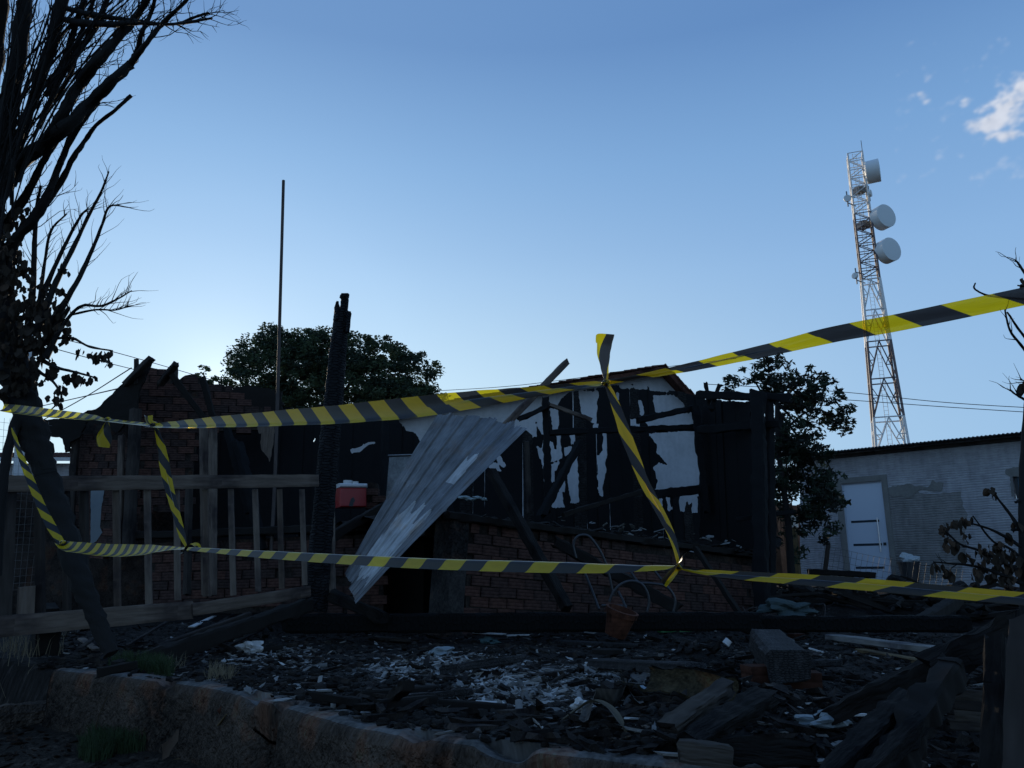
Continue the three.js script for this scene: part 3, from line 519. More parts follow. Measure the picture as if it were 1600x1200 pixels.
// ---------- the brick gable at the left ----------
{
  const f = frame(P(205, 740, 9.3), P(435, 740, 9.9)), t = thing('burnt_brick_gable', 'ragged sooty brick gable left of the burnt house with roof timbers sticking up', 'house', f.at(0, -1.2).setY(0));
  bricks(f, t, f.poly([[208, 574], [236, 572], [260, 576], [272, 597], [288, 584], [306, 582], [318, 598], [346, 598], [368, 610], [392, 630], [436, 640], [436, 672], [312, 676], [302, 748], [302, 800], [206, 800]]), M.brickSoot, { seed: 14, miss: .02, most: 205, bw: .19, bh: .09, inner: .015 });
  const f2 = frame(P(106, 740, 9.7), P(200, 740, 9.25)); bricks(f2, t, f2.poly([[118, 656], [196, 656], [206, 745], [206, 870], [104, 870], [108, 745]]), M.brickSoot, { seed: 15, miss: .01, most: 90, bw: .19, bh: .09, inner: .015 });
  const f3 = frame(P(120, 650, 9.1), P(240, 650, 8.95));
  part('roof_sheet', [ragged(f3, f3.poly([[120, 652], [136, 641], [150, 640], [178, 612], [205, 586], [228, 563], [238, 562], [226, 592], [216, 612], [213, 664], [196, 660], [184, 676], [160, 664], [122, 656]]), .03, { jag: .012, seed: 7 })], M.charSoft, t);
  const tb = (name, a, b, w, h, m, o) => part(name, [timberPx(a, b, w, h, o)], m, t);
  tb('rafter', [196, 600, 9.0], [237, 560, 8.8], 10, .07, M.woodDark, { seed: 1, rough: .1 });
  tb('rafter', [250, 600, 9.1], [275, 568, 8.9], 10, .07, M.woodDark, { seed: 2, rough: .1 });
  tb('rafter', [268, 586, 9.0], [324, 660, 9.1], 10, .07, M.charSoft, { seed: 3, rough: .12 });
  tb('rafter', [316, 588, 9.2], [334, 660, 9.2], 8, .07, M.charSoft, { seed: 4, rough: .12 });
  tb('post', [213, 561, 9.0], [213, 600, 9.0], 6, .05, M.woodDark, { seed: 5, rough: .1 });
  tb('post', [273, 570, 9.2], [274, 600, 9.2], 7, .06, M.woodDark, { seed: 6, rough: .1 });
  tb('post', [212, 640, 8.95], [200, 860, 8.9], 16, .1, M.woodDark, { seed: 7, rough: .05 });
  tb('post', [190, 680, 8.9], [186, 860, 8.9], 9, .06, M.wood, { seed: 8, rough: .05 });
  tb('post', [120, 656, 9.5], [108, 860, 9.5], 9, .08, M.woodDark, { seed: 9, rough: .1 });
  const f4 = frame(P(50, 690, 9.4), P(135, 690, 9.4)); part('hanging_sheet', [ragged(f4, f4.poly([[44, 655], [138, 654], [124, 684], [110, 690], [108, 706], [102, 706], [98, 684], [76, 682], [60, 672]]), .03, { jag: .02, seed: 9 })], M.charSoft, t);
  const f5 = frame(P(350, 620, 10.2), P(440, 620, 10.2)); part('roof_remnant', [ragged(f5, f5.poly([[352, 612], [368, 606], [392, 602], [416, 606], [440, 612], [440, 640], [396, 636], [372, 620]]), .05, { jag: .05, seed: 12 })], M.charSoft, t);
}

{ // what closes the view behind the left fence
  const f = frame(P(-320, 800, 10.6), P(330, 800, 10.6)), t = thing('garden_wall', 'sooty low wall behind the fence at the far left', 'wall', f.at(2, -1).setY(0));
  part('wall', [ragged(f, f.poly([[-320, 738], [40, 745], [112, 752], [240, 745], [330, 760], [330, 965], [-320, 985]]), .1, { jag: .05, step: .05, freq: 6 })], M.mortar, t);
}
// ---------- white house behind, with a tiled roof ----------
{
  const f = frame(P(530, 850, 13.6), P(1115, 850, 14.4)), t = thing('white_house', 'white plastered house with a tiled gable roof behind the charred frame', 'house', f.at(3, -.9).setY(0));
  const top = f.poly([[528, 668], [620, 655], [1036, 582], [1110, 652], [1116, 960], [528, 960]]);
  part('wall', [extrude(f, top, .2)], M.plaster, t);
  const side = frame(f.at(top[3][0], 0, -.2), f.at(top[3][0] + .02, 0, -6)); part('side_wall', [box(side, 0, -1.2, 5.6, top[3][1] - .2, 0, .18)], M.plaster, t);
  const q = p => f.uv(p[0], p[1], .3), a = q([524, 668]), b = q([1040, 580]), c = q([1122, 668]), th = .10;
  part('roof', [extrude(f, [a, b, c, [c[0], c[1] + th * 1.3], [b[0], b[1] + th], [a[0], a[1] + th]], 4.5, { lift: .3 })], M.tile, t);
  const tl = [0, 1, 2].map(k => jbox(.27, .025, .34, 60 + k, .1)); const r = rng(5);
  for (const [p, e, n] of [[a, b, 44], [c, b, 13]]) for (let i = 0; i < n; i++) {
    const k = i / n, u = mix(p[0], e[0], k), v = mix(p[1], e[1], k) + th + .03, an = Math.atan2(e[1] - p[1], e[0] - p[0]);
    const qq = f.quat.clone().multiply(new THREE.Quaternion().setFromEuler(new THREE.Euler(0, 0, an - (p === a ? .09 : .09 - Math.PI) + (r() - .5) * .05)));
    placed('roof_tile', tl[i % 3], M.tile, t, f.at(u, v, .16 + (r() - .5) * .05), qq);
  }
  const g = f.poly([[1100, 640], [1112, 652], [1116, 850], [1104, 850]]); part('brick_pier', [extrude(f, g, .1, { lift: .06 })], M.brick[1], t);
}

// ---------- rough rendered building at the right ----------
const RB = frame(P(1285, 900, 18.1), P(1600, 900, 15.3));
{
  const f = RB, t = thing('rendered_building', 'grey rough rendered single storey building with a corrugated roof and white door', 'house', f.at(1.5, -.6).setY(0));
  const poly = f.poly([[1250, 714], [1600, 679], [1820, 656], [1820, 960], [1250, 960]]), hole = f.poly([[1315, 757], [1377, 755], [1397, 912], [1326, 914]]), win = f.poly([[1581, 738], [1680, 729], [1690, 775], [1584, 779]]);
  hole[3][0] = hole[0][0]; hole[2][0] = hole[1][0]; hole[1][1] = hole[0][1]; hole[3][1] = hole[2][1];
  part('wall', [extrude(f, poly, .2, { holes: [hole, win] })], M.render, t);
  const end = frame(f.at(poly[0][0], 0, -.2), f.at(poly[0][0] + .05, 0, -5)); part('end_wall', [box(end, 0, -1, 4.6, poly[0][1] - .05, 0, .15)], M.render, t);
  // darker bare coat low on the wall and trowelled patches, standing a little proud
  part('bare_render', [ragged(f, f.poly([[1384, 772], [1500, 770], [1512, 800], [1500, 900], [1396, 912]]), .012, { jag: .12, freq: 5, seed: 3, lift: .006, bulge: .002, step: .03 })], M.renderDark, t);
  part('mortar_patch', [ragged(f, f.poly([[1386, 762], [1420, 756], [1432, 760], [1450, 762], [1458, 752], [1474, 754], [1472, 768], [1440, 764], [1420, 776], [1390, 774]]), .014, { jag: .06, freq: 9, seed: 5, lift: .013, bulge: .004 })], M.concrete, t);
  part('mortar_patch', [ragged(f, f.poly([[1570, 732], [1592, 730], [1592, 745], [1582, 745], [1584, 775], [1580, 776], [1578, 745], [1572, 742]]), .02, { jag: .03, freq: 12, seed: 6, lift: .016 })], M.concrete, t);
  const w = .09, h = hole; part('door_surround', [extrude(f, [[h[0][0] - .16, h[0][1] + .14], [h[1][0] + .13, h[1][1] + .14], [h[1][0] + .12, h[2][1]], [h[1][0] + .012, h[2][1]], [h[1][0] + .012, h[1][1] + .012], [h[0][0] - .012, h[0][1] + .012], [h[0][0] - .012, h[2][1]], [h[0][0] - .12, h[2][1]]], .05, { lift: .022, bevel: .006 })], M.concrete, t);
  const x0 = h[0][0] + .012, x1 = h[1][0] - .012, y0 = h[2][1] + .02, y1 = h[0][1] - .012, H = y1 - y0;
  const door = part('door', [box(f, x0, y0, x1, y1, -.04, .045, .004)], M.door, t);
  part('door_frame', [box(f, h[0][0], y0, x0 - .002, y1, -.015, .1), box(f, x1 + .002, y0, h[1][0], y1, -.015, .1), box(f, h[0][0], y1 + .002, h[1][0], h[0][1], -.015, .1)], M.door, t);
  for (const [k, len] of [[.60, .95], [.365, .95], [.135, .95]]) part('glass_slot', [box(f, x0 + .10, y0 + H * k, x0 + .10 + (x1 - x0 - .2) * len, y0 + H * k + .05, -.034, .02, .003)], M.darkGlass, door);
  part('pull_handle', [rod(f.at(x1 - .16, y0 + H * .30, 0), f.at(x1 - .16, y0 + H * .64, 0), .014, 8), rod(f.at(x1 - .16, y0 + H * .36, 0), f.at(x1 - .16, y0 + H * .36, -.05), .008), rod(f.at(x1 - .16, y0 + H * .58, 0), f.at(x1 - .16, y0 + H * .58, -.05), .008)], M.chrome, door);
  part('lock', [box(f, x1 - .10, y0 + H * .365, x1 - .04, y0 + H * .365 + .06, -.03, .02)], M.dark, door);
  part('window_frame', [extrude(f, [[win[0][0], win[3][1]], [win[1][0], win[3][1]], [win[1][0], win[0][1]], [win[0][0], win[0][1]]], .05, { lift: -.06, holes: [[[win[0][0] + .05, win[3][1] + .06], [win[1][0] - .05, win[3][1] + .06], [win[1][0] - .05, win[0][1] - .06], [win[0][0] + .05, win[0][1] - .06]]] })], M.dark, t);
  const gl = std(.025, .06, .09, { roughness: .15 }); part('pane', [box(f, win[0][0] + .03, win[3][1] + .03, win[1][0] - .03, win[0][1] - .03, -.08, .01)], gl, t);
  // corrugated sheets
  const a = f.uv(1240, 712, .35), b = f.uv(1830, 652, .35), per = .076, n = Math.floor((b[0] - a[0]) / per * 8), pos = [], uv = [];
  const pt = (i, j, up) => { const k = i / n, u = mix(a[0], b[0], k), v = mix(a[1], b[1], k) + .013 * Math.sin(u / per * 6.2832) + j * .10 + up; return f.at(u, v, .35 - j * 1.3); };
  for (let i = 0; i < n; i++) for (let j = 0; j < 4; j++) for (const up of [0, .012]) { const q = [pt(i, j, up), pt(i + 1, j, up), pt(i + 1, j + 1, up), pt(i, j + 1, up)]; for (const k of [0, 1, 2, 0, 2, 3]) { pos.push(q[k].x, q[k].y, q[k].z); uv.push(i * .01, j * 1.3); } if (!j && up) { const e = [pt(i, 0, 0), pt(i + 1, 0, 0), q[1], q[0]]; for (const k of [0, 1, 2, 0, 2, 3]) { pos.push(e[k].x, e[k].y, e[k].z); uv.push(i * .01, 0); } } }
  part('roof', [soup(pos, uv)], M.sheetRoof, t);
  part('wall_plate', [timber(f.at(a[0] + .1, mix(a[1], b[1], .02) - .07, .0), f.at(b[0] - .1, mix(a[1], b[1], .98) - .07, .0), .08, .08, { seed: 4, n: 8, rough: .02 })], M.woodDark, t);
}

// ---------- lattice mast ----------
{
  const base = P(1392, 911, 60).setY(.3), cx = P(1335, 240, 60).x, cz = base.z; base.x = cx;
  const t = thing('radio_mast', 'tall lattice radio mast with drum antennas behind the rendered building', 'tower', base, null);
  const yAt = py => P(1360, py, 60).y, yTop = yAt(243), yMid = yAt(448), yBot = -1, rot = .36;
  const half = y => y > yMid ? mix(.68, .58, (y - yMid) / (yTop - yMid)) * 1 : mix(1.58, .70, clamp((y - yBot) / (yMid - yBot)) ** .92);
  const cor = (y, k) => { const h = half(y), a = rot + Math.PI / 4 + k * Math.PI / 2; return V(cx + Math.cos(a) * h * 1.414, y, cz + Math.sin(a) * h * 1.414); };
  const cuts = [yBot, yAt(655), yAt(537), yAt(440), yAt(337), yTop + .01], mats = [M.towerWhite, M.towerRed, M.towerWhite, M.towerRed, M.towerWhite];
  for (let s = 0; s < 5; s++) {
    const y0 = cuts[s], y1 = cuts[s + 1], up = y0 > yMid - 1, n = Math.max(1, Math.round((y1 - y0) / (up ? .78 : 2.9))), br = [], hz = [];
    for (let k = 0; k < 4; k++) part('leg', [rod(cor(y0, k), cor(y1, k), up ? .075 : .105, 5)], mats[s], t);
    for (let i = 0; i < n; i++) for (let k = 0; k < 4; k++) {
      const a = mix(y0, y1, i / n), b = mix(y0, y1, (i + 1) / n), l = (k + 1) % 4, r = up ? .040 : .055;
      hz.push(rod(cor(b, k), cor(b, l), r, 4));
      if (up) br.push(i % 2 ? rod(cor(a, k), cor(b, l), r, 4) : rod(cor(a, l), cor(b, k), r, 4));
      else { const m = cor(b, k).lerp(cor(b, l), .5), mk = cor(a, k).lerp(m, .5), ml = cor(a, l).lerp(m, .5); br.push(rod(cor(a, k), m, r, 4), rod(cor(a, l), m, r, 4), rod(mk, cor((a + b) / 2, k), r * .7, 4), rod(ml, cor((a + b) / 2, l), r * .7, 4), rod(mk, cor(mix(a, b, .8), k), r * .7, 4), rod(ml, cor(mix(a, b, .8), l), r * .7, 4)); }
    }
    part('bracing', br, mats[s], t); part('cross_rail', hz, mats[s], t);
  }
  const ld = [], lx = cx - .15, lz = cz + .25; for (const s of [-.17, .17]) ld.push(rod(V(lx + s, yBot, lz), V(lx + s, yTop, lz), .022, 4)); for (let y = yAt(700); y < yTop; y += .33) ld.push(rod(V(lx - .17, y, lz), V(lx + .17, y, lz), .012, 4)); part('ladder', ld, M.towerWhite, t);
  for (const py of [298, 352]) { const y = yAt(py); part('platform', [facet(new THREE.BoxGeometry(.8, .5, .8).rotateY(rot).translate(cx, y, cz))].map(boxUV), M.galv, t); }
  part('lightning_rod', [rod(cor(yTop, 0), cor(yTop, 0).add(V(0, 1.0, 0)), .03, 4)], M.galv, t);
  const drum = (px, py, r, dep, ax, lab, d = 59.2) => {
    const c = P(px, py, d), g = thing(lab[0], lab[1], 'antenna', c, lab[2]), axis = V(...ax).normalize(), q = new THREE.Quaternion().setFromUnitVectors(V(0, 1, 0), axis);
    const mv = geo => { const w = geo.applyQuaternion(q); w.translate(c.x, c.y, c.z); return boxUV(facet(w)); };
    part('shroud', [mv(new THREE.LatheGeometry([[r * .55, -dep * .62], [r * .92, -dep * .5], [r * .99, -dep * .46], [r, dep * .48], [r * .985, dep * .5]].map(k => new THREE.Vector2(...k)), 40))], M.drum, g);
    part('radome', [mv(new THREE.LatheGeometry([[0, dep * .53], [r * .6, dep * .525], [r * .985, dep * .497]].map(k => new THREE.Vector2(...k)), 40))], M.drumFace, g);
    part('back_plate', [mv(new THREE.CylinderGeometry(r * .58, r * .5, .12, 24).translate(0, -dep * .62, 0))], M.galv, g);
    const bk = c.clone().addScaledVector(axis, -dep * .62), leg = V(cx + (c.x > cx ? .55 : -.55), c.y, cz + .2);
    part('mount', [rod(bk.clone().add(V(0, .35, 0)), leg.clone().add(V(0, .4, 0)), .05, 5), rod(bk.clone().add(V(0, -.35, 0)), leg.clone().add(V(0, -.4, 0)), .05, 5), rod(bk.clone().add(V(0, -.7, 0)), bk.clone().add(V(0, .7, 0)), .06, 6)], M.galv, g);
  };
  drum(1364, 268, .98, 1.05, [.92, 0, .52], ['drum_antenna', 'white drum antenna turned sideways near the top of the mast']);
  drum(1379, 340, 1.02, .85, [.36, 0, .93], ['drum_antenna', 'middle of the three large drum antennas, face showing, on the mast']);
  drum(1387, 392, 1.02, .85, [.36, 0, .93], ['drum_antenna', 'lowest of the three large drum antennas on the mast']);
  drum(1324, 310, .30, .16, [-.3, 0, .95], ['dish_antenna', 'small round dish on the left side of the mast']);
  drum(1360, 302, .30, .16, [.75, 0, .6], ['dish_antenna', 'small dish right of the mast, between two drum antennas']);
  drum(1336, 431, .26, .2, [-.9, 0, .4], ['dish_antenna', 'lowest small dish on the left side of the mast']);
}

// ---------- further off ----------
{
  const f = frame(P(-160, 760, 24), P(117, 760, 24)), t = thing('neighbour_house', 'pale neighbouring house with a low tiled roof seen through the gap at left', 'house', f.at(2, -1).setY(.3));
  const p = f.poly([[-160, 724], [117, 724]]); part('wall', [box(f, p[0][0], -1.9, p[1][0], p[0][1], 0, .2)], M.render, t);
  part('fascia', [box(f, p[0][0] - .1, p[0][1] + .01, p[1][0] + .1, p[0][1] + .12, .45, .03)], M.white, t);
  const a = f.at(p[0][0] - .1, p[0][1] + .12, .45), b = f.at(p[1][0] + .1, p[0][1] + .12, .45), c = f.at(p[1][0] + .1, p[0][1] + .75, -2.6), d = f.at(p[0][0] - .1, p[0][1] + .75, -2.6), pos = [], uv = [];
  const N = 80, R = 10; for (let i = 0; i < N; i++) for (let j = 0; j < R; j++) { const pt = (i, j) => { const q = a.clone().lerp(b, i / N).lerp(d.clone().lerp(c, i / N), j / R); q.y += (i % 2 ? .03 : -.03) - (j % 1) * .02; return q; }; const q = [pt(i, j), pt(i + 1, j), pt(i + 1, j + 1), pt(i, j + 1)]; for (const k of [0, 1, 2, 0, 2, 3]) { pos.push(q[k].x, q[k].y, q[k].z); uv.push(i * .1, j * .3); } }
  part('roof', [soup(pos, uv)], M.tile, t);
  const g = frame(P(1200, 850, 21), P(1300, 850, 22)), s = thing('garden_shed', 'brown plank shed half hidden behind the leafy tree', 'shed', g.at(.8, -.6).setY(.4));
  for (let i = 0; i < 9; i++) part('plank', [box(g, i * .2 - .2, -1.5, i * .2 - .015, 1.05 + .02 * (i % 3), .01 * (i % 2), .03)], i % 3 ? M.woodDark : M.wood, s);
  const w = thing('sunlit_post', 'sunlit pale gatepost glimpsed under the leafy tree', 'post', P(1238, 830, 15).setY(.3)); const wb = P(1238, 815, 15);
  part('post', [boxUV(facet(new THREE.BoxGeometry(.16, .22, .16).rotateY(-.7).translate(wb.x, wb.y, wb.z)))], std(.7, .6, .5), w); part('foot', [boxUV(facet(new THREE.BoxGeometry(.12, 1.2, .12).rotateY(-.7).translate(wb.x, wb.y - .72, wb.z)))], M.woodTan, w);
}
// poles and wires
{
  const p = P(37, 640, 19); solo('utility_pole', 'pale utility pole behind the dead tree at left', 'pole', [limb([P(28, 760, 19), P(46, 520, 19)], [.14, .11], { seg: 10, rough: .02 })], M.white, P(28, 760, 19));
  const wire = (list, r, label, group) => solo('overhead_wire', label, 'wire', [limb(pts(list), [r, r], { seg: 4, rough: 0, step: 12 })], M.cable, P(...list[0]), group);
  wire([[60, 520, 19], [200, 556, 24], [360, 602, 30]], .012, 'upper overhead wire running from the left pole behind the gable', null);
  wire([[60, 538, 19], [180, 570, 24], [330, 606, 30]], .012, 'lower overhead wire running from the left pole behind the gable', null);
  wire([[20, 680, 16], [120, 628, 12], [205, 575, 9.5]], .010, 'slack service wire rising to the top of the brick gable', null);
  wire([[40, 640, 18], [120, 622, 15], [190, 606, 10]], .010, 'thin service wire below the slack one at the gable', null);
  wire([[1100, 600, 46], [1310, 612, 44], [1480, 629, 42], [1700, 642, 40]], .02, 'upper of two power lines crossing behind the mast', null);
  wire([[1090, 612, 46], [1310, 624, 44], [1480, 636, 42], [1700, 650, 40]], .02, 'lower of two power lines crossing behind the mast', null);
  wire([[660, 612, 40], [800, 603, 40], [960, 583, 40], [1150, 560, 40]], .015, 'single power line between the green tree and the tiled roof', null);
}
// ---------- trees and plants ----------
function leafGeo(positions, r, size, o = {}) {   // one small folded leaf per position, joined
  const { long = 1.9, droop = .3, vary = .5 } = o, pos = [], uv = []; const q = new THREE.Quaternion(), e = new THREE.Euler(), a = V();
  for (const p of positions) {
    const s = size * (1 - vary / 2 + vary * r()), L = s * long * .5; e.set((r() - .5) * 2.6 - droop, r() * 6.283, (r() - .5) * 2.2); q.setFromEuler(e);
    const P4 = [[0, 0, -L], [s * .5, s * .12, 0], [0, 0, L], [-s * .5, s * .12, 0]].map(c => a.set(...c).applyQuaternion(q).add(p).clone());
    for (const k of [0, 2, 1, 0, 3, 2]) { pos.push(P4[k].x, P4[k].y, P4[k].z); uv.push(0, 0); }
  }
  return soup(pos, uv);
}
function inBall(r) { let x, y, z; do { x = r() * 2 - 1; y = r() * 2 - 1; z = r() * 2 - 1; } while (x * x + y * y + z * z > 1); return V(x, y, z); }
// crown of leaf clumps: lobes [x, y, distance, rx, ry, (rz m)] in picture units
function crownTree(name, label, lobes, trunkPx, o) {
  const { seed, leaf, perClump, clumps, clump, mat, matB, group } = o, r = rng(seed), base = pts([trunkPx[0]])[0], t = thing(name, label, 'tree', base, group);
  part('trunk', [limbPx(trunkPx, { seg: 9, rough: .1, seed })], M.bark, t);
  const A = [], B = [], br = [], top = pts([trunkPx[trunkPx.length - 1]])[0];
  for (const [x, y, d, rx, ry, rz] of lobes) {
    const c = P(x, y, d), mx = sizeAt(c, rx), my = sizeAt(c, ry), mz = rz || mx, n = Math.round(clumps * mx * my * mz);
    br.push(limb([top.clone().lerp(base, .25 * r()), c.clone().lerp(top, .4).add(V(0, .3 * my, 0)), c.clone().add(V(0, my * .4, 0))], [clump * .22, clump * .12, clump * .04], { seg: 5, seed }));
    for (let i = 0; i < n; i++) {
      const b = inBall(r); if (r() < .55) b.normalize().multiplyScalar(.72 + .33 * r()); const cc = c.clone().add(V(b.x * mx, b.y * my, b.z * mz));
      if (fbm(cc.x / clump * .42, cc.y / clump * .42, cc.z / clump * .42 + seed, 2) < (o.gap || .36)) continue;
      const list = r() < .5 ? A : B, rr = clump * (.5 + .8 * r());
      if (i % 3 === 0) br.push(limb([cc.clone().lerp(c, .5), cc.clone().lerp(c, .2).add(V(0, .05, 0)), cc.clone().addScaledVector(b, clump * .6)], [clump * .03, clump * .018, clump * .006], { seg: 4, step: 2 }));
      for (let k = 0; k < perClump; k++) { const q = inBall(r); list.push(cc.clone().add(V(q.x * rr, q.y * rr * .62, q.z * rr))); }
    }
  }
  part('limbs', [...br], M.bark, t);
  part('crown', [leafGeo(A, r, leaf, o)], mat, t); part('crown', [leafGeo(B, r, leaf, o)], matB || mat, t);
  return t;
}
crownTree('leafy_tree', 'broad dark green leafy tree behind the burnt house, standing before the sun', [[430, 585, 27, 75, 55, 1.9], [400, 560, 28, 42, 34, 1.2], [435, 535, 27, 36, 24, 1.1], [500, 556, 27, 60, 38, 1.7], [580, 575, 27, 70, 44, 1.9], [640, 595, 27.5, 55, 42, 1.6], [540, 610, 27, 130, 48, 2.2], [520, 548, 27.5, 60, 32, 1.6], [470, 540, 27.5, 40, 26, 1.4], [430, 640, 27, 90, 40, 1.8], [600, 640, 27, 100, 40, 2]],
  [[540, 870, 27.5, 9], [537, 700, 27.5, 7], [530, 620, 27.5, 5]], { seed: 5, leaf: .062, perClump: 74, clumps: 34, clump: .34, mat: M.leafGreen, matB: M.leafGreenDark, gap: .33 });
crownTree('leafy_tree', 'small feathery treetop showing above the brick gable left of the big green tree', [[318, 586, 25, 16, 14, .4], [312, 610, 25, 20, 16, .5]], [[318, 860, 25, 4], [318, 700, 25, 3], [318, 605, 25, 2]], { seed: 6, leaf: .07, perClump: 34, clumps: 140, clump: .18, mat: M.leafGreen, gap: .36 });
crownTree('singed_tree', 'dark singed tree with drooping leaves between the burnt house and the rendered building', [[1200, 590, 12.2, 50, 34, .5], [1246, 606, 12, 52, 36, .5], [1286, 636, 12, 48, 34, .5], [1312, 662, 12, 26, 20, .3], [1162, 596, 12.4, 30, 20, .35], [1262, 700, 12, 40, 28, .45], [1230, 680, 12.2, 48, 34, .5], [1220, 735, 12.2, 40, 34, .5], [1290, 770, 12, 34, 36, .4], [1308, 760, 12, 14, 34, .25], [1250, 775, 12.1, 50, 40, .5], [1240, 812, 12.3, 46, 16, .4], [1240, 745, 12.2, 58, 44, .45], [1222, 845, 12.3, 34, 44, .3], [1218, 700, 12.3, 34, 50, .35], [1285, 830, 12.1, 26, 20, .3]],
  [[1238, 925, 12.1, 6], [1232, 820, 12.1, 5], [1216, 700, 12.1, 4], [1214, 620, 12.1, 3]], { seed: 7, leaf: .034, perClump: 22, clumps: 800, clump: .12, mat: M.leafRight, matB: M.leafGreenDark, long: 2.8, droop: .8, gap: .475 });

// twigs grown along a limb
function twigs(list, r, o) {
  const { n, len, rad, up = .3, side = 1, out, depth = 1, from = .25, forks = 2 } = o, c = new THREE.CatmullRomCurve3(list, false, 'centripetal');
  for (let i = 0; i < n; i++) {
    const t = from + (1 - from) * (i + r()) / n, p = c.getPoint(t), tg = c.getTangent(t), a = r() * 6.283, x = V(tg.y, -tg.x, 0).normalize(), y = tg.clone().cross(x);
    const d = tg.clone().multiplyScalar(.75 + .4 * r()).addScaledVector(x, Math.cos(a) * (.5 + .5 * r()) * side).addScaledVector(y, Math.sin(a) * .6).add(V(0, up, 0)).normalize(), L = len * (.4 + .9 * r()) * (1.15 - .5 * t);
    const pl = [p, p.clone().addScaledVector(d, L * .4).add(inBall(r).multiplyScalar(L * .06)), p.clone().addScaledVector(d, L * .75).add(inBall(r).multiplyScalar(L * .1)), p.clone().addScaledVector(d, L).add(V(0, L * .06, 0)).add(inBall(r).multiplyScalar(L * .12))];
    out.push(limb(pl, [rad, rad * .7, rad * .45, rad * .25], { seg: 4, step: 2, rough: .2, seed: i + 3 }));
    if (depth > 0) twigs(pl, r, { ...o, n: forks, len: len * .48, rad: rad * .55, out, depth: depth - 1, from: .3 });
  }
}
// dead leaf shapes: curled, hanging
function curled(seed) {
  const pos = [], uv = [], n = 4; const r = rng(seed), cu = .8 + r(), wv = r() * 2;
  const pt = (i, j) => { const t = i / n, s = j, w = Math.sin(Math.PI * Math.min(1, t * .92 + .06)) * (1 + .5 * Math.sin(t * 11 + wv) * (s < 0 ? 1 : -.7)) * .24; const a = s * w * 2; return V(Math.sin(a * cu) * .5, -t + .06 * Math.sin(t * 5 + wv), (1 - Math.cos(a * cu)) * .5 + .28 * t * t * (r() < 2 ? 1 : 1) * (cu - 1.1)); };
  for (let i = 0; i < n; i++) for (const [j0, j1] of [[-1, -.4], [-.4, .3], [.3, 1]]) { const q = [pt(i, j0), pt(i, j1), pt(i + 1, j1), pt(i + 1, j0)]; for (const k of [0, 2, 1, 0, 3, 2]) { pos.push(q[k].x, q[k].y, q[k].z); uv.push(0, 0); } }
  return soup(pos, uv);
}
const deadLeaves = [1, 2, 3, 4, 5].map(curled);
function hangLeaves(parent, r, clusters, depthSpread, size, most, stuffList) {
  let n = 0; const all = [];
  for (const [x, y, d, rad, cnt] of clusters) for (let i = 0; i < cnt; i++) { const c = P(x, y, d), b = inBall(r), m = sizeAt(c, rad); all.push([c.add(V(b.x * m, b.y * m, b.z * Math.min(m, depthSpread))), size * (.55 + .8 * r()), r() * 6.283, (r() - .5) * 1.3, Math.floor(r() * 5), r()]); }
  const rest = [];
  all.forEach(([p, s, yaw, tilt, k, c], i) => {
    const q = new THREE.Quaternion().setFromEuler(new THREE.Euler(tilt, yaw, tilt * .6)), sc = V(s, s, s);
    if (n < most) { n++; placed('leaf', deadLeaves[k], c < .75 ? M.leafDead : M.leafDead2, parent, p, q, sc); }
    else rest.push(deadLeaves[k].clone().applyMatrix4(new THREE.Matrix4().compose(p, q, sc)));
  });
  if (rest.length) part('leaves', rest, M.leafDead, parent).userData.kind = 'stuff';
}
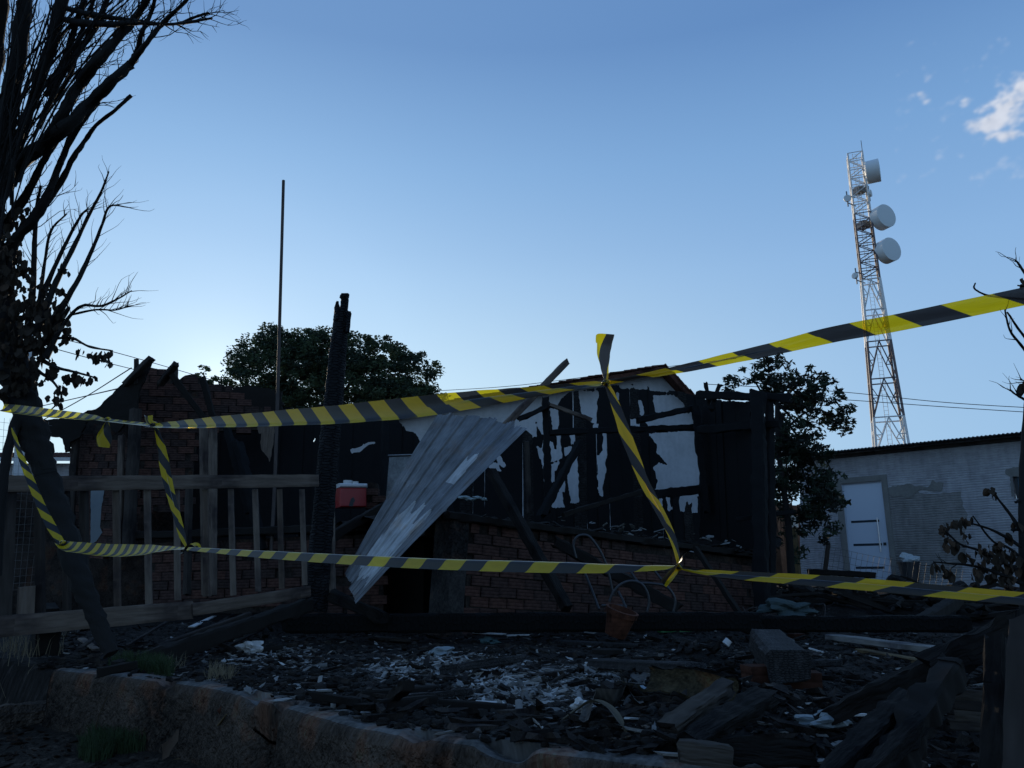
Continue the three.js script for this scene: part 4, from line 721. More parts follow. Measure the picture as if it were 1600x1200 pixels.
// the scorched tree at the left edge
{
  const base = P(172, 1016, 3.75), t = thing('scorched_tree', 'scorched leaning tree at the left edge, bare twigs above and dead leaves hanging', 'tree', base), r = rng(41);
  const L = (name, list, o = {}, m = M.bark) => part(name, [limbPx(list, { seg: 8, rough: .14, step: 5, ...o })], m, t);
  L('trunk', [[174, 1022, 3.75, 11], [152, 968, 3.78, 13], [124, 900, 3.8, 16], [94, 805, 3.85, 17], [66, 725, 3.9, 19], [45, 655, 3.9, 21], [26, 590, 3.9, 22], [12, 530, 3.9, 20], [0, 460, 3.9, 16], [-10, 400, 3.9, 14]], { seg: 12, seed: 3, rough: .2, step: 9 });
  L('limb', [[30, 650, 3.85, 9], [14, 700, 3.82, 7], [2, 770, 3.8, 8], [-8, 900, 3.8, 9]], { seed: 4 });
  const big = [
    [[-4, 450, 3.9, 14], [-6, 340, 3.8, 11], [2, 240, 3.7, 11], [18, 140, 3.6, 12], [34, 40, 3.5, 11], [44, -60, 3.4, 10]],
    [[-10, 400, 3.9, 12], [-26, 300, 3.8, 14], [-26, 200, 3.7, 16], [-12, 90, 3.6, 17], [-2, -50, 3.4, 17]],
    [[14, 270, 3.7, 8], [40, 190, 3.6, 7], [66, 110, 3.5, 8.5], [88, 40, 3.45, 9], [104, -40, 3.4, 9]],
    [[-10, 330, 3.8, 9], [24, 262, 3.7, 11], [72, 224, 3.6, 11], [104, 196, 3.5, 10], [140, 162, 3.5, 9], [172, 130, 3.4, 8], [204, 100, 3.4, 7]],
    [[204, 100, 3.4, 6], [230, 66, 3.3, 4], [256, 34, 3.3, 3.5], [290, 2, 3.2, 3], [300, -14, 3.2, 2]],
    [[204, 100, 3.4, 5], [214, 80, 3.4, 4], [222, 50, 3.3, 3.5], [236, 20, 3.3, 3], [246, -20, 3.2, 2.5]],
    [[60, 236, 3.6, 6], [92, 186, 3.5, 8], [124, 132, 3.5, 8.5], [152, 96, 3.4, 8], [182, 62, 3.4, 7], [208, 32, 3.4, 5.5], [238, -12, 3.3, 4]],
    [[70, 150, 3.55, 4], [96, 112, 3.5, 5], [120, 84, 3.5, 4], [150, 44, 3.45, 3.5], [172, -10, 3.4, 3]],
    [[60, 200, 3.6, 4], [90, 130, 3.5, 4.5], [112, 60, 3.5, 4.5], [134, -10, 3.4, 4]],
    [[84, 160, 3.6, 3], [112, 110, 3.5, 3.5], [128, 50, 3.5, 3], [150, -10, 3.4, 3]],
    [[98, 12, 3.45, 4], [140, 22, 3.4, 5], [178, 28, 3.4, 4], [220, 34, 3.3, 3], [270, 38, 3.3, 2], [306, 26, 3.2, 2], [326, 20, 3.2, 2]],
    [[96, 30, 3.45, 4], [130, 36, 3.4, 6], [170, 38, 3.4, 5], [210, 36, 3.3, 3.5], [262, 38, 3.3, 2], [300, 34, 3.2, 2.5], [332, 28, 3.2, 1.5]],
    [[-4, 414, 3.9, 9], [28, 370, 3.85, 8], [56, 338, 3.8, 8], [76, 300, 3.75, 6], [100, 240, 3.7, 4.5], [132, 186, 3.6, 3.5], [156, 160, 3.6, 2]],
    [[0, 360, 3.9, 9], [24, 330, 3.85, 7], [46, 296, 3.8, 6], [66, 256, 3.75, 5], [92, 214, 3.7, 4]],
    [[56, 338, 3.8, 5], [88, 296, 3.8, 4.5], [116, 244, 3.7, 4], [134, 218, 3.7, 3.5], [150, 196, 3.65, 3], [180, 172, 3.6, 2.8], [205, 149, 3.6, 3]],
    [[96, 256, 3.7, 3], [108, 216, 3.7, 3], [132, 180, 3.65, 2.5], [140, 164, 3.6, 2]],
  ];
  big.forEach((l, i) => L('branch', l, { seed: 10 + i, rough: .2 }));
  const low = [
    [[56, 520, 3.8, 7], [88, 440, 3.8, 4.5], [118, 380, 3.8, 3.4], [142, 330, 3.75, 2.6], [158, 300, 3.7, 2], [170, 268, 3.7, 1.2]],
    [[70, 520, 3.85, 6], [112, 455, 3.8, 4], [140, 400, 3.8, 3], [160, 350, 3.75, 2.2], [172, 322, 3.7, 1.6], [200, 324, 3.7, 1]],
    [[50, 500, 3.9, 6], [84, 420, 3.85, 3.6], [108, 370, 3.85, 2.6], [128, 335, 3.8, 2], [137, 326, 3.8, 1.2]],
    [[44, 520, 3.9, 7], [52, 440, 3.9, 4.5], [54, 380, 3.9, 4], [58, 320, 3.85, 3], [64, 290, 3.8, 2]],
    [[62, 470, 3.9, 3.5], [70, 410, 3.9, 2.5], [80, 360, 3.85, 2], [104, 334, 3.8, 1.2]],
    [[70, 560, 3.8, 6], [104, 500, 3.8, 3], [128, 478, 3.75, 2.4], [158, 478, 3.7, 1.8], [182, 468, 3.7, 1.4], [206, 454, 3.7, .9]],
    [[110, 492, 3.8, 2.2], [150, 484, 3.75, 1.6], [184, 484, 3.7, 1.1], [200, 478, 3.7, .8]],
    [[80, 530, 3.85, 2.5], [112, 528, 3.8, 2], [140, 542, 3.75, 1.6], [176, 548, 3.7, 1.1]],
    [[60, 560, 3.85, 4], [88, 574, 3.8, 2.6], [120, 582, 3.75, 2], [148, 590, 3.7, 1.2]],
    [[60, 580, 3.85, 3], [86, 600, 3.8, 2], [96, 622, 3.8, 1.6], [80, 640, 3.8, 1]],
    [[30, 540, 3.9, 9], [60, 540, 3.85, 7], [86, 512, 3.85, 5], [108, 480, 3.8, 3]], [[20, 500, 3.9, 10], [14, 430, 3.9, 7], [22, 390, 3.9, 5], [38, 340, 3.85, 3]],
  ];
  low.forEach((l, i) => L('branch', l, { seed: 30 + i, rough: .15, seg: 6 }));
  for (let i = 0; i < 30; i++) {
    const x0 = -14 + 44 * r(), y0 = 170 + 240 * r(), x1 = 20 + 240 * Math.pow(r(), 1.1), a = .3 + .4 * r(), y1 = -30 + 60 * r() + (x1 > 150 ? -20 : 0), w = 1.2 + 2.2 * r() * r(), dd = 3.75 - .25 * r();
    const l = [[x0, y0, dd, w], [mix(x0, x1, .3) - 8 * r(), mix(y0, y1, .36), dd - .08, w * .9], [mix(x0, x1, .62) + 12 * (r() - .5), mix(y0, y1, .68), dd - .15, w * .75], [x1, y1, dd - .2, w * .5]]; L('branch', l, { seed: 200 + i, seg: 5, rough: .22 }); big.push(l);
  }
  const out = []; for (const l of low.slice(0, 7)) twigs(pts(l), r, { n: 18, len: .17, rad: .0022, up: .25, out, depth: 0 });
  for (const i of [4, 5, 6, 7, 8, 9, 10, 11]) twigs(pts(big[i]), r, { n: 16, len: .24, rad: .0030, up: .25, out, depth: 1, from: .15 });
  for (const i of [3, 6, 7, 8, 12, 13]) twigs(pts(big[i]), r, { n: 12, len: .22, rad: .0035, up: .1, out, depth: 1, from: .1 });
  for (let i = 16; i < big.length; i += 2) twigs(pts(big[i]), r, { n: 7, len: .2, rad: .003, up: .2, out, depth: 1, from: .1 });
  for (const i of [0, 1, 2]) twigs(pts(big[i]), r, { n: 34, len: .40, rad: .0042, up: .3, side: .9, out, depth: 1, from: .05 });
  part('twigs', out, M.bark, t).userData.kind = 'stuff';
  const D = 3.8, cl = [[16, 400, D, 24, 26], [6, 440, D, 34, 50], [46, 462, D, 36, 46], [80, 462, D, 24, 16], [28, 506, D, 46, 90], [72, 506, D, 32, 44], [22, 552, D, 40, 80], [56, 548, D, 30, 44], [105, 416, D, 9, 7], [94, 448, D, 8, 6], [104, 512, D, 12, 10], [64, 450, D, 9, 6], [125, 546, D, 6, 5], [142, 552, D, 4, 3], [153, 556, D, 6, 5], [165, 552, D, 9, 8], [174, 566, D, 5, 4], [82, 576, D, 12, 10], [100, 585, D, 10, 9], [122, 586, D, 8, 7], [136, 588, D, 9, 8], [96, 606, D, 6, 5], [92, 624, D, 7, 7], [80, 618, D, 4, 3], [34, 334, D, 10, 7], [44, 326, D, 7, 5], [20, 372, D, 12, 8], [108, 520, D, 9, 6], [36, 590, D, 24, 30], [10, 600, D, 26, 40], [14, 340, D, 14, 10], [56, 590, D, 16, 16], [24, 420, D, 30, 40], [50, 500, D, 40, 60]];
  hangLeaves(t, r, cl.map(q => [q[0], q[1], q[2], q[3] * 1.12, Math.round(q[4] * .95)]), .12, .043, 300);
}
// the bare plant growing at the right edge
{
  const base = P(1612, 1010, 2.3), t = thing('withered_shrub', 'withered shrub at the right edge with a few dead leaves and bare twigs', 'shrub', base), r = rng(77);
  const L = (list, o = {}) => part('branch', [limbPx(list, { seg: 6, rough: .2, step: 5, ...o })], M.bark, t);
  part('trunk', [limbPx([[1612, 1030, 2.3, 14], [1606, 900, 2.3, 12], [1602, 800, 2.3, 10], [1606, 680, 2.3, 9], [1616, 560, 2.25, 8], [1630, 420, 2.2, 6]], { seg: 8, rough: .12, step: 5 })], M.bark, t);
  const l = [[[1602, 840, 2.3, 4], [1580, 806, 2.3, 2.4], [1560, 780, 2.3, 1.8], [1548, 762, 2.3, 1.2]], [[1604, 860, 2.3, 3.5], [1570, 838, 2.3, 2.6], [1545, 826, 2.3, 2], [1518, 818, 2.3, 1.4]], [[1604, 880, 2.3, 3.5], [1576, 856, 2.3, 2], [1552, 846, 2.3, 1.8], [1520, 806, 2.3, 1.2]], [[1606, 900, 2.3, 4], [1570, 880, 2.3, 3], [1530, 860, 2.3, 2.4], [1500, 850, 2.3, 1.8], [1474, 826, 2.3, 1.2]], [[1606, 915, 2.3, 4], [1560, 896, 2.3, 2.6], [1520, 884, 2.3, 2], [1480, 880, 2.3, 1.4], [1458, 878, 2.3, .9]], [[1602, 780, 2.3, 3], [1594, 782, 2.3, 2.4], [1586, 785, 2.3, 2]],
    [[1604, 830, 2.3, 2.4], [1588, 828, 2.3, 2], [1580, 828, 2.3, 1.8]], [[1632, 590, 2.25, 4], [1600, 545, 2.25, 2.4], [1578, 516, 2.2, 1.8], [1570, 484, 2.2, 1.2]], [[1630, 560, 2.25, 3], [1596, 520, 2.25, 2], [1574, 488, 2.2, 1.4]], [[1640, 450, 2.2, 3], [1612, 440, 2.2, 2.4], [1590, 410, 2.2, 1.6], [1586, 406, 2.2, 1]], [[1636, 470, 2.2, 2.6], [1560, 464, 2.2, 1.8], [1538, 460, 2.2, 1.6], [1522, 450, 2.2, 1.4], [1524, 442, 2.2, 1]], [[1630, 640, 2.25, 2.6], [1600, 624, 2.2, 2], [1584, 614, 2.2, 1.6], [1578, 608, 2.2, 1]], [[1625, 450, 2.2, 2.2], [1604, 448, 2.2, 1.6], [1590, 446, 2.2, 1.2]], [[1640, 610, 2.25, 2.6], [1610, 600, 2.2, 1.6], [1594, 592, 2.2, 1]]];
  l.forEach((q, i) => L(q, { seed: 50 + i }));
  const out = []; for (const i of [3, 4, 7, 9, 11, 13]) twigs(pts(l[i]), r, { n: 6, len: .07, rad: .0016, up: .2, out, depth: 0, from: .4 }); part('twigs', out, M.bark, t).userData.kind = 'stuff';
  const d = 2.3; hangLeaves(t, r, [[1516, 808, d, 4, 2], [1546, 766, d, 7, 3], [1552, 774, d, 5, 2], [1478, 824, d, 9, 7], [1500, 816, d, 10, 8], [1512, 836, d, 8, 5], [1482, 846, d, 7, 4], [1490, 850, d, 7, 4], [1508, 866, d, 8, 5], [1530, 856, d, 12, 8], [1556, 864, d, 16, 14], [1580, 868, d, 14, 12], [1574, 900, d, 16, 14], [1594, 890, d, 10, 9], [1548, 890, d, 14, 10], [1526, 892, d, 9, 7], [1460, 880, d, 7, 5], [1474, 886, d, 6, 5], [1486, 898, d, 7, 6], [1560, 850, d, 8, 5], [1590, 816, d, 5, 3], [1596, 600, 2.2, 5, 3], [1597, 440, 2.2, 5, 3], [1576, 836, d, 7, 4], [1536, 870, d, 14, 10], [1566, 885, d, 16, 12]], .08, .027, 300);
}
// grass and straw
{
  const blades = (list, r, o) => { const pos = [], uv = []; for (const p of list) { const h = o.h * (.5 + .9 * r()), w = o.w, a = r() * 6.283, l = o.lean * (r() * 1.2), dx = Math.cos(a) * l * h, dz = Math.sin(a) * l * h, b = r() * 6.283, wx = Math.cos(b) * w, wz = Math.sin(b) * w; const q = [[p.x - wx, p.y, p.z - wz], [p.x + wx, p.y, p.z + wz], [p.x + dx * .4 + wx * .7, p.y + h * .6, p.z + dz * .4 + wz * .7], [p.x + dx * .4 - wx * .7, p.y + h * .6, p.z + dz * .4 - wz * .7], [p.x + dx, p.y + h * (1 - .35 * l), p.z + dz]]; for (const k of [0, 1, 2, 0, 2, 3, 3, 2, 4]) { pos.push(...q[k]); uv.push(0, 0); } } return soup(pos, uv); };
  const scatter = (cx, cy, rx, ry, n, r, lift = 0) => { const l = []; for (let i = 0; i < n; i++) { const b = inBall(r), p = G(cx + b.x * rx, cy + b.y * ry, lift); p.y = landAt(p.x, p.z) - .004; l.push(p); } return l; };
  const r = rng(91);
  describe(ground('grass', [blades([...scatter(198, 1158, 60, 20, 6400, r, -.30), ...scatter(150, 1176, 30, 10, 900, r, -.30)], r, { h: .085, w: .0020, lean: .55 })], M.grass, 'patch of short green grass at the foot of the retaining wall', 'stuff'), null, 'grass');
  describe(ground('dry_grass', [blades([...scatter(240, 1046, 50, 8, 200, r), ...scatter(345, 1062, 26, 8, 170, r), ...scatter(258, 1030, 10, 6, 60, r)], r, { h: .08, w: .0016, lean: 1.1 })], M.straw, 'wisps of dry grass along the top of the wall', 'stuff'), null, 'grass');
  describe(ground('dry_stems', [blades([...scatter(30, 1060, 70, 20, 160, r, -.15), ...scatter(60, 1010, 60, 16, 60, r, -.1)], r, { h: .14, w: .0022, lean: .7 })], M.straw, 'dry weed stems below the fence at the left', 'stuff'), null, 'weeds');
}
// ---------- picket fence ----------
{
  const f = frame(P(-40, 757, 4.55), P(496, 752, 6.4)), at = P(60, 985, 4.9).setY(0), t = thing('picket_fence', 'weathered grey wooden picket fence with a wide top rail at the left', 'fence', at);
  const line = (a, b, w, h, name, seed, m = M.wood, lift = 0) => { const p = f.at(...f.uv(...a), lift), q = f.at(...f.uv(...b), lift); return part(name, [timber(p, q, w, h, { seed, rough: .025, ends: .15 })], m, t); };
  line([-60, 757], [496, 751], .035, .098, 'rail', 1); line([-60, 984], [300, 953], .04, .12, 'rail', 2); line([298, 953], [482, 924], .04, .085, 'rail', 3, M.wood, .01);
  [[187, 950, 184, 10], [236, 944, 233, 10], [281, 938, 279, 9], [326, 932, 324, 9], [368, 930, 364, 8.5], [407, 924, 402, 8.5], [444, 920, 440, 8], [480, 914, 475, 8]].forEach(([x1, y1, x0, w], i) => { const a = f.at(...f.uv(x0, 764), -.03), b = f.at(...f.uv(x1, y1), -.03); part('picket', [timber(a, b, sizeAt(a, w), .022, { seed: 20 + i, rough: .03, ends: .1, up: V(0, 0, 1) })], i % 3 ? M.woodGrey : M.wood, t); });
  for (const [x, y0, y1, w, m] of [[66, 764, 965, 12, M.woodDark], [136, 764, 985, 11, M.woodDark], [108, 764, 960, 9, M.woodDark], [520, 760, 928, 15, M.woodGrey]]) { const a = f.at(...f.uv(x, y0), -.05), b = f.at(...f.uv(x + 2, y1), -.05); part('post', [timber(a, b, sizeAt(a, w), .05, { seed: x, rough: .03, up: V(0, 0, 1) })], m, t); }
  part('board', [box(f, ...f.uv(-60, 974), ...f.uv(27, 766), .0, .02, .003)], M.woodDark, t);
  part('board', [box(f, ...f.uv(29, 968), ...f.uv(58, 915), -.02, .02, .003)], M.wood, t);
  const pile = f.at(...f.uv(92, 950), -.2), pi = f.at(...f.uv(88, 1040), -.2); part('post', [timber(pile, pi, .14, .14, { seed: 5, rough: .06 })], M.charSoft, t);
}
{ // wire mesh
  const f = frame(P(-10, 800, 4.75), P(62, 800, 4.95)), w = [], a = f.uv(-30, 650), b = f.uv(62, 920);
  for (let u = a[0]; u <= b[0]; u += .032) w.push(limb([f.at(u, b[1]), f.at(u + .01, (a[1] + b[1]) / 2, .02 * Math.sin(u * 30)), f.at(u, a[1])], [.0011, .0011], { seg: 3, step: 3, rough: 0 }));
  for (let v = b[1]; v <= a[1]; v += .045) w.push(limb([f.at(a[0], v), f.at((a[0] + b[0]) / 2, v + .008 * Math.sin(v * 21)), f.at(b[0], v)], [.0011, .0011], { seg: 3, step: 3, rough: 0 }));
  const t = thing('wire_mesh', 'panel of thin wire mesh fixed behind the left end of the picket fence', 'wire mesh', f.at(.1, b[1])); part('wires', w, M.galv, t);
  const g = frame(P(1290, 900, 13.4), P(1490, 940, 12.6)), w2 = [], c = g.uv(1286, 852), d = g.uv(1500, 950);
  for (let u = c[0]; u <= d[0]; u += .085) w2.push(rod(g.at(u, c[1] - .75), g.at(u + .03, c[1] - .02 * Math.sin(u * 3)), .0028, 3)); for (let k = 0; k < 8; k++) { const v = c[1] - k * .105; w2.push(limb([g.at(c[0], v), g.at(c[0] + .9, v - .03), g.at(d[0], v - .01)], [.003, .003], { seg: 3, rough: 0, step: 8 })); }
  const t2 = thing('wire_mesh', 'sagging wire mesh fence in front of the white door', 'wire mesh', g.at(1, c[1] - .8)); part('wires', w2, M.wire, t2); part('post', [timber(g.at(-.02, c[1] - 1), g.at(-.02, c[1] + .05), .07, .07, { seed: 2 })], M.woodDark, t2);
}
// glass shard leaning in the fence
{ const f = frame(P(120, 850, 5.6), P(180, 850, 5.7)); solo('glass_shard', 'jagged pale grey shard of frosted glass standing behind the fence', 'glass', [ragged(f, f.poly([[142, 764], [163, 764], [158, 800], [156, 822], [160, 832], [150, 846], [141, 850]]), .005, { jag: .006, seed: 2, step: .008, bulge: 0 })], std(.24, .28, .30, { roughness: .3, map: T.plasterC }), f.at(.1, 0)); }

// ---------- burnt trunk and pole ----------
solo('burnt_post', 'tall charred tree post with cracked scaly surface at the end of the fence', 'post', [limbPx([[490, 955, 6.55, 21], [496, 900, 6.55, 19], [506, 800, 6.55, 17], [512, 720, 6.55, 16], [520, 640, 6.55, 15.5], [527, 560, 6.55, 13.5], [532, 510, 6.55, 12], [534, 486, 6.55, 11.5]], { seg: 16, rough: .05, step: 9, seed: 8 }), limbPx([[536, 496, 6.55, 7], [538, 472, 6.56, 6], [538.5, 466, 6.56, 7], [538.5, 460, 6.56, 7]], { seg: 9, rough: .2, seed: 9 }), limbPx([[528, 500, 6.5, 5], [527, 474, 6.5, 3.4], [528, 471, 6.5, 2]], { seg: 6, rough: .3, seed: 12 }), limbPx([[543, 520, 6.5, 4], [546, 492, 6.5, 3], [546, 487, 6.5, 2.5]], { seg: 6, rough: .3, seed: 13 })], std(.028, .027, .028, { map: T.charC, bumpMap: scaled(T.charB, 1.0, 1.4), bumpScale: .022, roughness: .7 }), P(490, 955, 6.55));
solo('steel_pole', 'tall thin steel pole rising above the burnt house', 'pole', [limbPx([[424, 860, 8.7, 3], [430, 740, 8.7, 2.8], [437, 500, 8.7, 2.6], [443, 282, 8.7, 2.4]], { seg: 8, rough: .04, step: 2 })], M.rust, P(424, 860, 8.7));

// ---------- leaning timbers in and before the house ----------
const lean = (label, a, b, w, h, m, o) => solo('leaning_timber', label, 'timber', [timberPx(a, b, w, h, o)], m, P(...b));
lean('pale square timber sticking up into the sky behind the metal sheet', [886, 565, 8.6], [786, 668, 8.2], 10, .07, M.wood, { seed: 41, rough: .025 });
lean('long charred beam leaning down across the brick plinth beside the metal sheet', [768, 738, 7.2], [886, 950, 6.5], 15, .08, M.charWood, { seed: 42, rough: .08 });
lean('short thick charred beam lying against the plinth above the chair frames', [866, 846, 7.3], [1062, 952, 7.1], 14, .10, M.charSoft, { seed: 43, rough: .14 });
lean('thin charred lath leaning on the right part of the plinth', [1086, 856, 8.3], [1158, 962, 7.9], 8, .05, M.charSoft, { seed: 44, rough: .1 });
lean('charred diagonal beam left of the metal sheet under the red cooler', [640, 770, 7.9], [520, 838, 7.6], 16, .10, M.charSoft, { seed: 45, rough: .12 });
lean('charred rafter running up to the right over the house floor', [1016, 764, 9.2], [880, 804, 8.6], 6, .05, M.charSoft, { seed: 46, rough: .15 });
const lying = (label, a, b, w, h, m, o) => solo('fallen_beam', label, 'beam', [timberPx(a, b, w, h, o)], m, P(...a).setY(.05));
lying('long black charred beam lying on the ground in front of the plinth', [446, 974, 6.2], [1186, 971, 6.4], 26, .14, M.charBlack, { seed: 51, rough: .06 });
lying('black charred beam continuing to the right beyond the wire tangle', [1150, 975, 6.7], [1512, 975, 6.0], 22, .12, M.charBlack, { seed: 52, rough: .09 });
lying('charred beam sloping in the heap below the fence', [180, 1048, 4.2], [486, 944, 6.0], 20, .10, M.charSoft, { seed: 53, rough: .12 });
lying('brownish charred plank lying on the heap below the fence rail', [246, 1012, 4.6], [392, 960, 5.5], 7, .04, M.woodDark, { seed: 54, rough: .08 });
lying('scorched log end sloping from the foot of the metal sheet', [518, 930, 6.5], [600, 966, 6.1], 13, .09, M.charWood, { seed: 55, rough: .16 });
lying('short charred stick on top of the retaining wall corner', [150, 1052, 3.9], [212, 1040, 3.95], 10, .04, M.charSoft, { seed: 56, rough: .2 });

// ---------- zinc sheet ----------
{
  const TL = P(686, 643, 6.1), TR = P(843, 668, 5.5), BR = P(559, 944, 5.95), BL = P(536, 902, 6.5), t = thing('metal_sheet', 'bent ribbed metal roofing sheet leaning from the house down to the ground', 'metal sheet', BR.clone());
  const nrm = TR.clone().sub(TL).cross(BL.clone().sub(TL)).normalize(); if (nrm.z < 0) nrm.negate();
  const sp = (s, k, lift = 0) => {
    const p = TL.clone().lerp(TR, s).lerp(BL.clone().lerp(BR, s), k), ph = s * 6.5, fr = ph - Math.floor(ph), rib = clamp(Math.min((fr - .70) / .1, (.98 - fr) / .1)) + .25 * clamp(1 - Math.abs(fr - .35) / .07), amp = .011 * (1 - .2 * k);
    const curl = .10 * Math.max(0, s - .78) / .22 * (1 - k * .8) - .05 * Math.sin(s * 3.14) * (1 - k) + .02 * (fbm(s * 3, k * 4, 2, 3) - .5) + .05 * Math.sin(k * 3.1) * .5;
    const top = (1 - k) * (1 - k); p.y += top * (.05 * Math.sin(s * 3.14) + .02 * (fbm(s * 14, 1, 3, 2) - .5));
    return p.addScaledVector(nrm, rib * amp + curl + lift);
  };
  const NS = 150, NK = 130, mk = (lift, keep) => { const pos = [], uv = []; for (let i = 0; i < NS; i++) for (let j = 0; j < NK; j++) { if (keep && !keep((i + .5) / NS, (j + .5) / NK)) continue; const q = [sp(i / NS, j / NK, lift), sp((i + 1) / NS, j / NK, lift), sp((i + 1) / NS, (j + 1) / NK, lift), sp(i / NS, (j + 1) / NK, lift)]; for (const k of [0, 3, 1, 1, 3, 2]) { pos.push(q[k].x, q[k].y, q[k].z); } const a = i / NS, a1 = (i + 1) / NS, b = j / NK * 2.4, b1 = (j + 1) / NK * 2.4; uv.push(a, b, a, b1, a1, b, a1, b, a, b1, a1, b1); } return soup(pos, uv); };
  const keep = (s, k) => !(k > .965 + .02 * fbm(s * 12, 0, 4, 3) && s < .45) && !(k < .03 * fbm(s * 16, 3, 4, 3) * 1.2);
  part('sheet', [mk(0, keep)], M.sheet, t);
  const flake = (s, k) => { const n = .12 * (fbm(s * 14, k * 3.2, 6, 4) - .5), q = Math.max(Math.min(k - (.50 + .22 * Math.abs(s - .62) + n + .05 * Math.sin(s * 40)), .90 - k + n * 2, s - .28 + n * 2, .80 - s + n), Math.min(k - .2 - n * 2, .36 - k, s - .62, .74 - s + n)); return q > 0; };
  part('pale_coating', [mk(.0022, flake)], std(.66, .67, .68, { map: T.metalC, roughness: .75, metalness: .1 }), t, 'pale patches of coating left on the sheet');
}

// ---------- things on the house floor ----------
{
  const at = P(551, 790, 8.4), f = frame(P(530, 790, 8.3), P(573, 790, 8.45)), t = thing('cooler', 'red picnic cooler with a white lid on the floor left of the metal sheet', 'cooler', at);
  const a = f.uv(531, 792), b = f.uv(573, 762); part('body', [box(f, a[0], a[1], b[0], b[1], .0, .24, .012)], M.red, t); const c = f.uv(573, 757); part('lid', [box(f, a[0] - .008, b[1] + .002, b[0] + .008, c[1] + .01, .01, .26, .012)], M.white, t);
  const s = f.uv(552, 789), e = f.uv(545, 782); part('label', [ragged(f, f.poly([[544, 791], [548, 780], [552, 776], [554, 782], [551, 791]]), .004, { jag: .01, lift: .004, step: .008, bulge: 0 })], M.dark, t, 'dark scorched mark on the front');
  const cup = P(541, 753, 8.4); solo('plastic_tub', 'white plastic tub standing on the red cooler', 'tub', [boxUV(facet(new THREE.CylinderGeometry(.05, .045, .05, 14).translate(cup.x, cup.y, cup.z - .08)))], M.white, cup); const cup2 = P(553, 754, 8.4); solo('plastic_tub', 'small greyish pot beside the white tub on the cooler', 'tub', [boxUV(facet(new THREE.CylinderGeometry(.035, .03, .04, 12).translate(cup2.x, cup2.y, cup2.z - .08)))], M.paper, cup2);
  const g = frame(P(572, 780, 8.6), P(592, 780, 8.6)), q = thing('brick_stack', 'short stack of sooty bricks beside the red cooler', 'bricks', g.at(.05, 0)); bricks(g, q, g.poly([[571, 795], [592, 795], [592, 752], [571, 752]]), M.brick, { seed: 3, inner: .0, miss: 0, bw: .15, bh: .075 });
}
{
  const f = frame(P(600, 780, 8.2), P(654, 780, 8.0)), t = thing('scorched_appliance', 'scorched white metal appliance with smoke stains left of the metal sheet', 'appliance', f.at(.15, 0)), a = f.uv(601, 790), b = f.uv(672, 711);
  part('body', [box(f, a[0], a[1] - .3, b[0], b[1], 0, .4, .012)], std(.20, .215, .225, { map: T.sootC, roughness: .5 }), t); part('top_edge', [box(f, a[0] - .004, b[1] + .002, b[0] + .004, b[1] + .016, .012, .42, .004)], M.sheet, t);
}
solo('plaster_rag', 'scrap of crumpled greenish film on the floor right of the metal sheet', 'film', [0, 1, 2, 3].map(i => { const g = lump(.10 - .012 * i, .026, .04, 30 + i, 3, .8), p = P(724 + i * 11, 777 + (i % 2) * 3, 7.4); return g.translate(p.x, p.y, p.z); }), std(.30, .36, .35, { roughness: .5 }), P(735, 778, 7.4));
// rubble heap along the floor edge
{
  const r = rng(8), gs = []; for (let i = 0; i < 260; i++) { const x = 745 + 430 * r(), k = (x - 735) / 445, d = mix(7.1, 9.4, k) + r() * .5, p = P(x, mix(806, 862, k) - 2 + 10 * r(), d), s = .03 + .09 * r() * r(); const g = r() < .5 ? lump(s * 1.6, s * .7, s, i, 1, .4) : jbox(s * 3, s * .25, s * .6, i, .4); g.rotateX(r() - .5).rotateY(r() * 6).rotateZ((r() - .5) * .8).translate(p.x, p.y, p.z); gs.push(g); }
  describe(ground('charred_rubble', gs, M.charSoft, 'charred rubble heaped along the edge of the house floor', 'stuff'), null, 'rubble');
  const ps = []; for (let i = 0; i < 36; i++) { const x = 850 + 320 * r(), k = (x - 735) / 445, d = mix(7.0, 9.3, k) + .1 * r(), p = P(x, mix(800, 858, k) - 12 + 14 * r(), d), s = .014 + .035 * r(); ps.push(jbox(s * 2.2, s * .2, s, i, .5).rotateY(r() * 6).rotateZ(r() - .5).rotateX(r() - .5).translate(p.x, p.y, p.z)); }
  describe(ground('plaster_crumbs', ps, M.concrete, 'pale plaster crumbs scattered on the rubble of the house floor', 'stuff'), null, 'rubble');
}
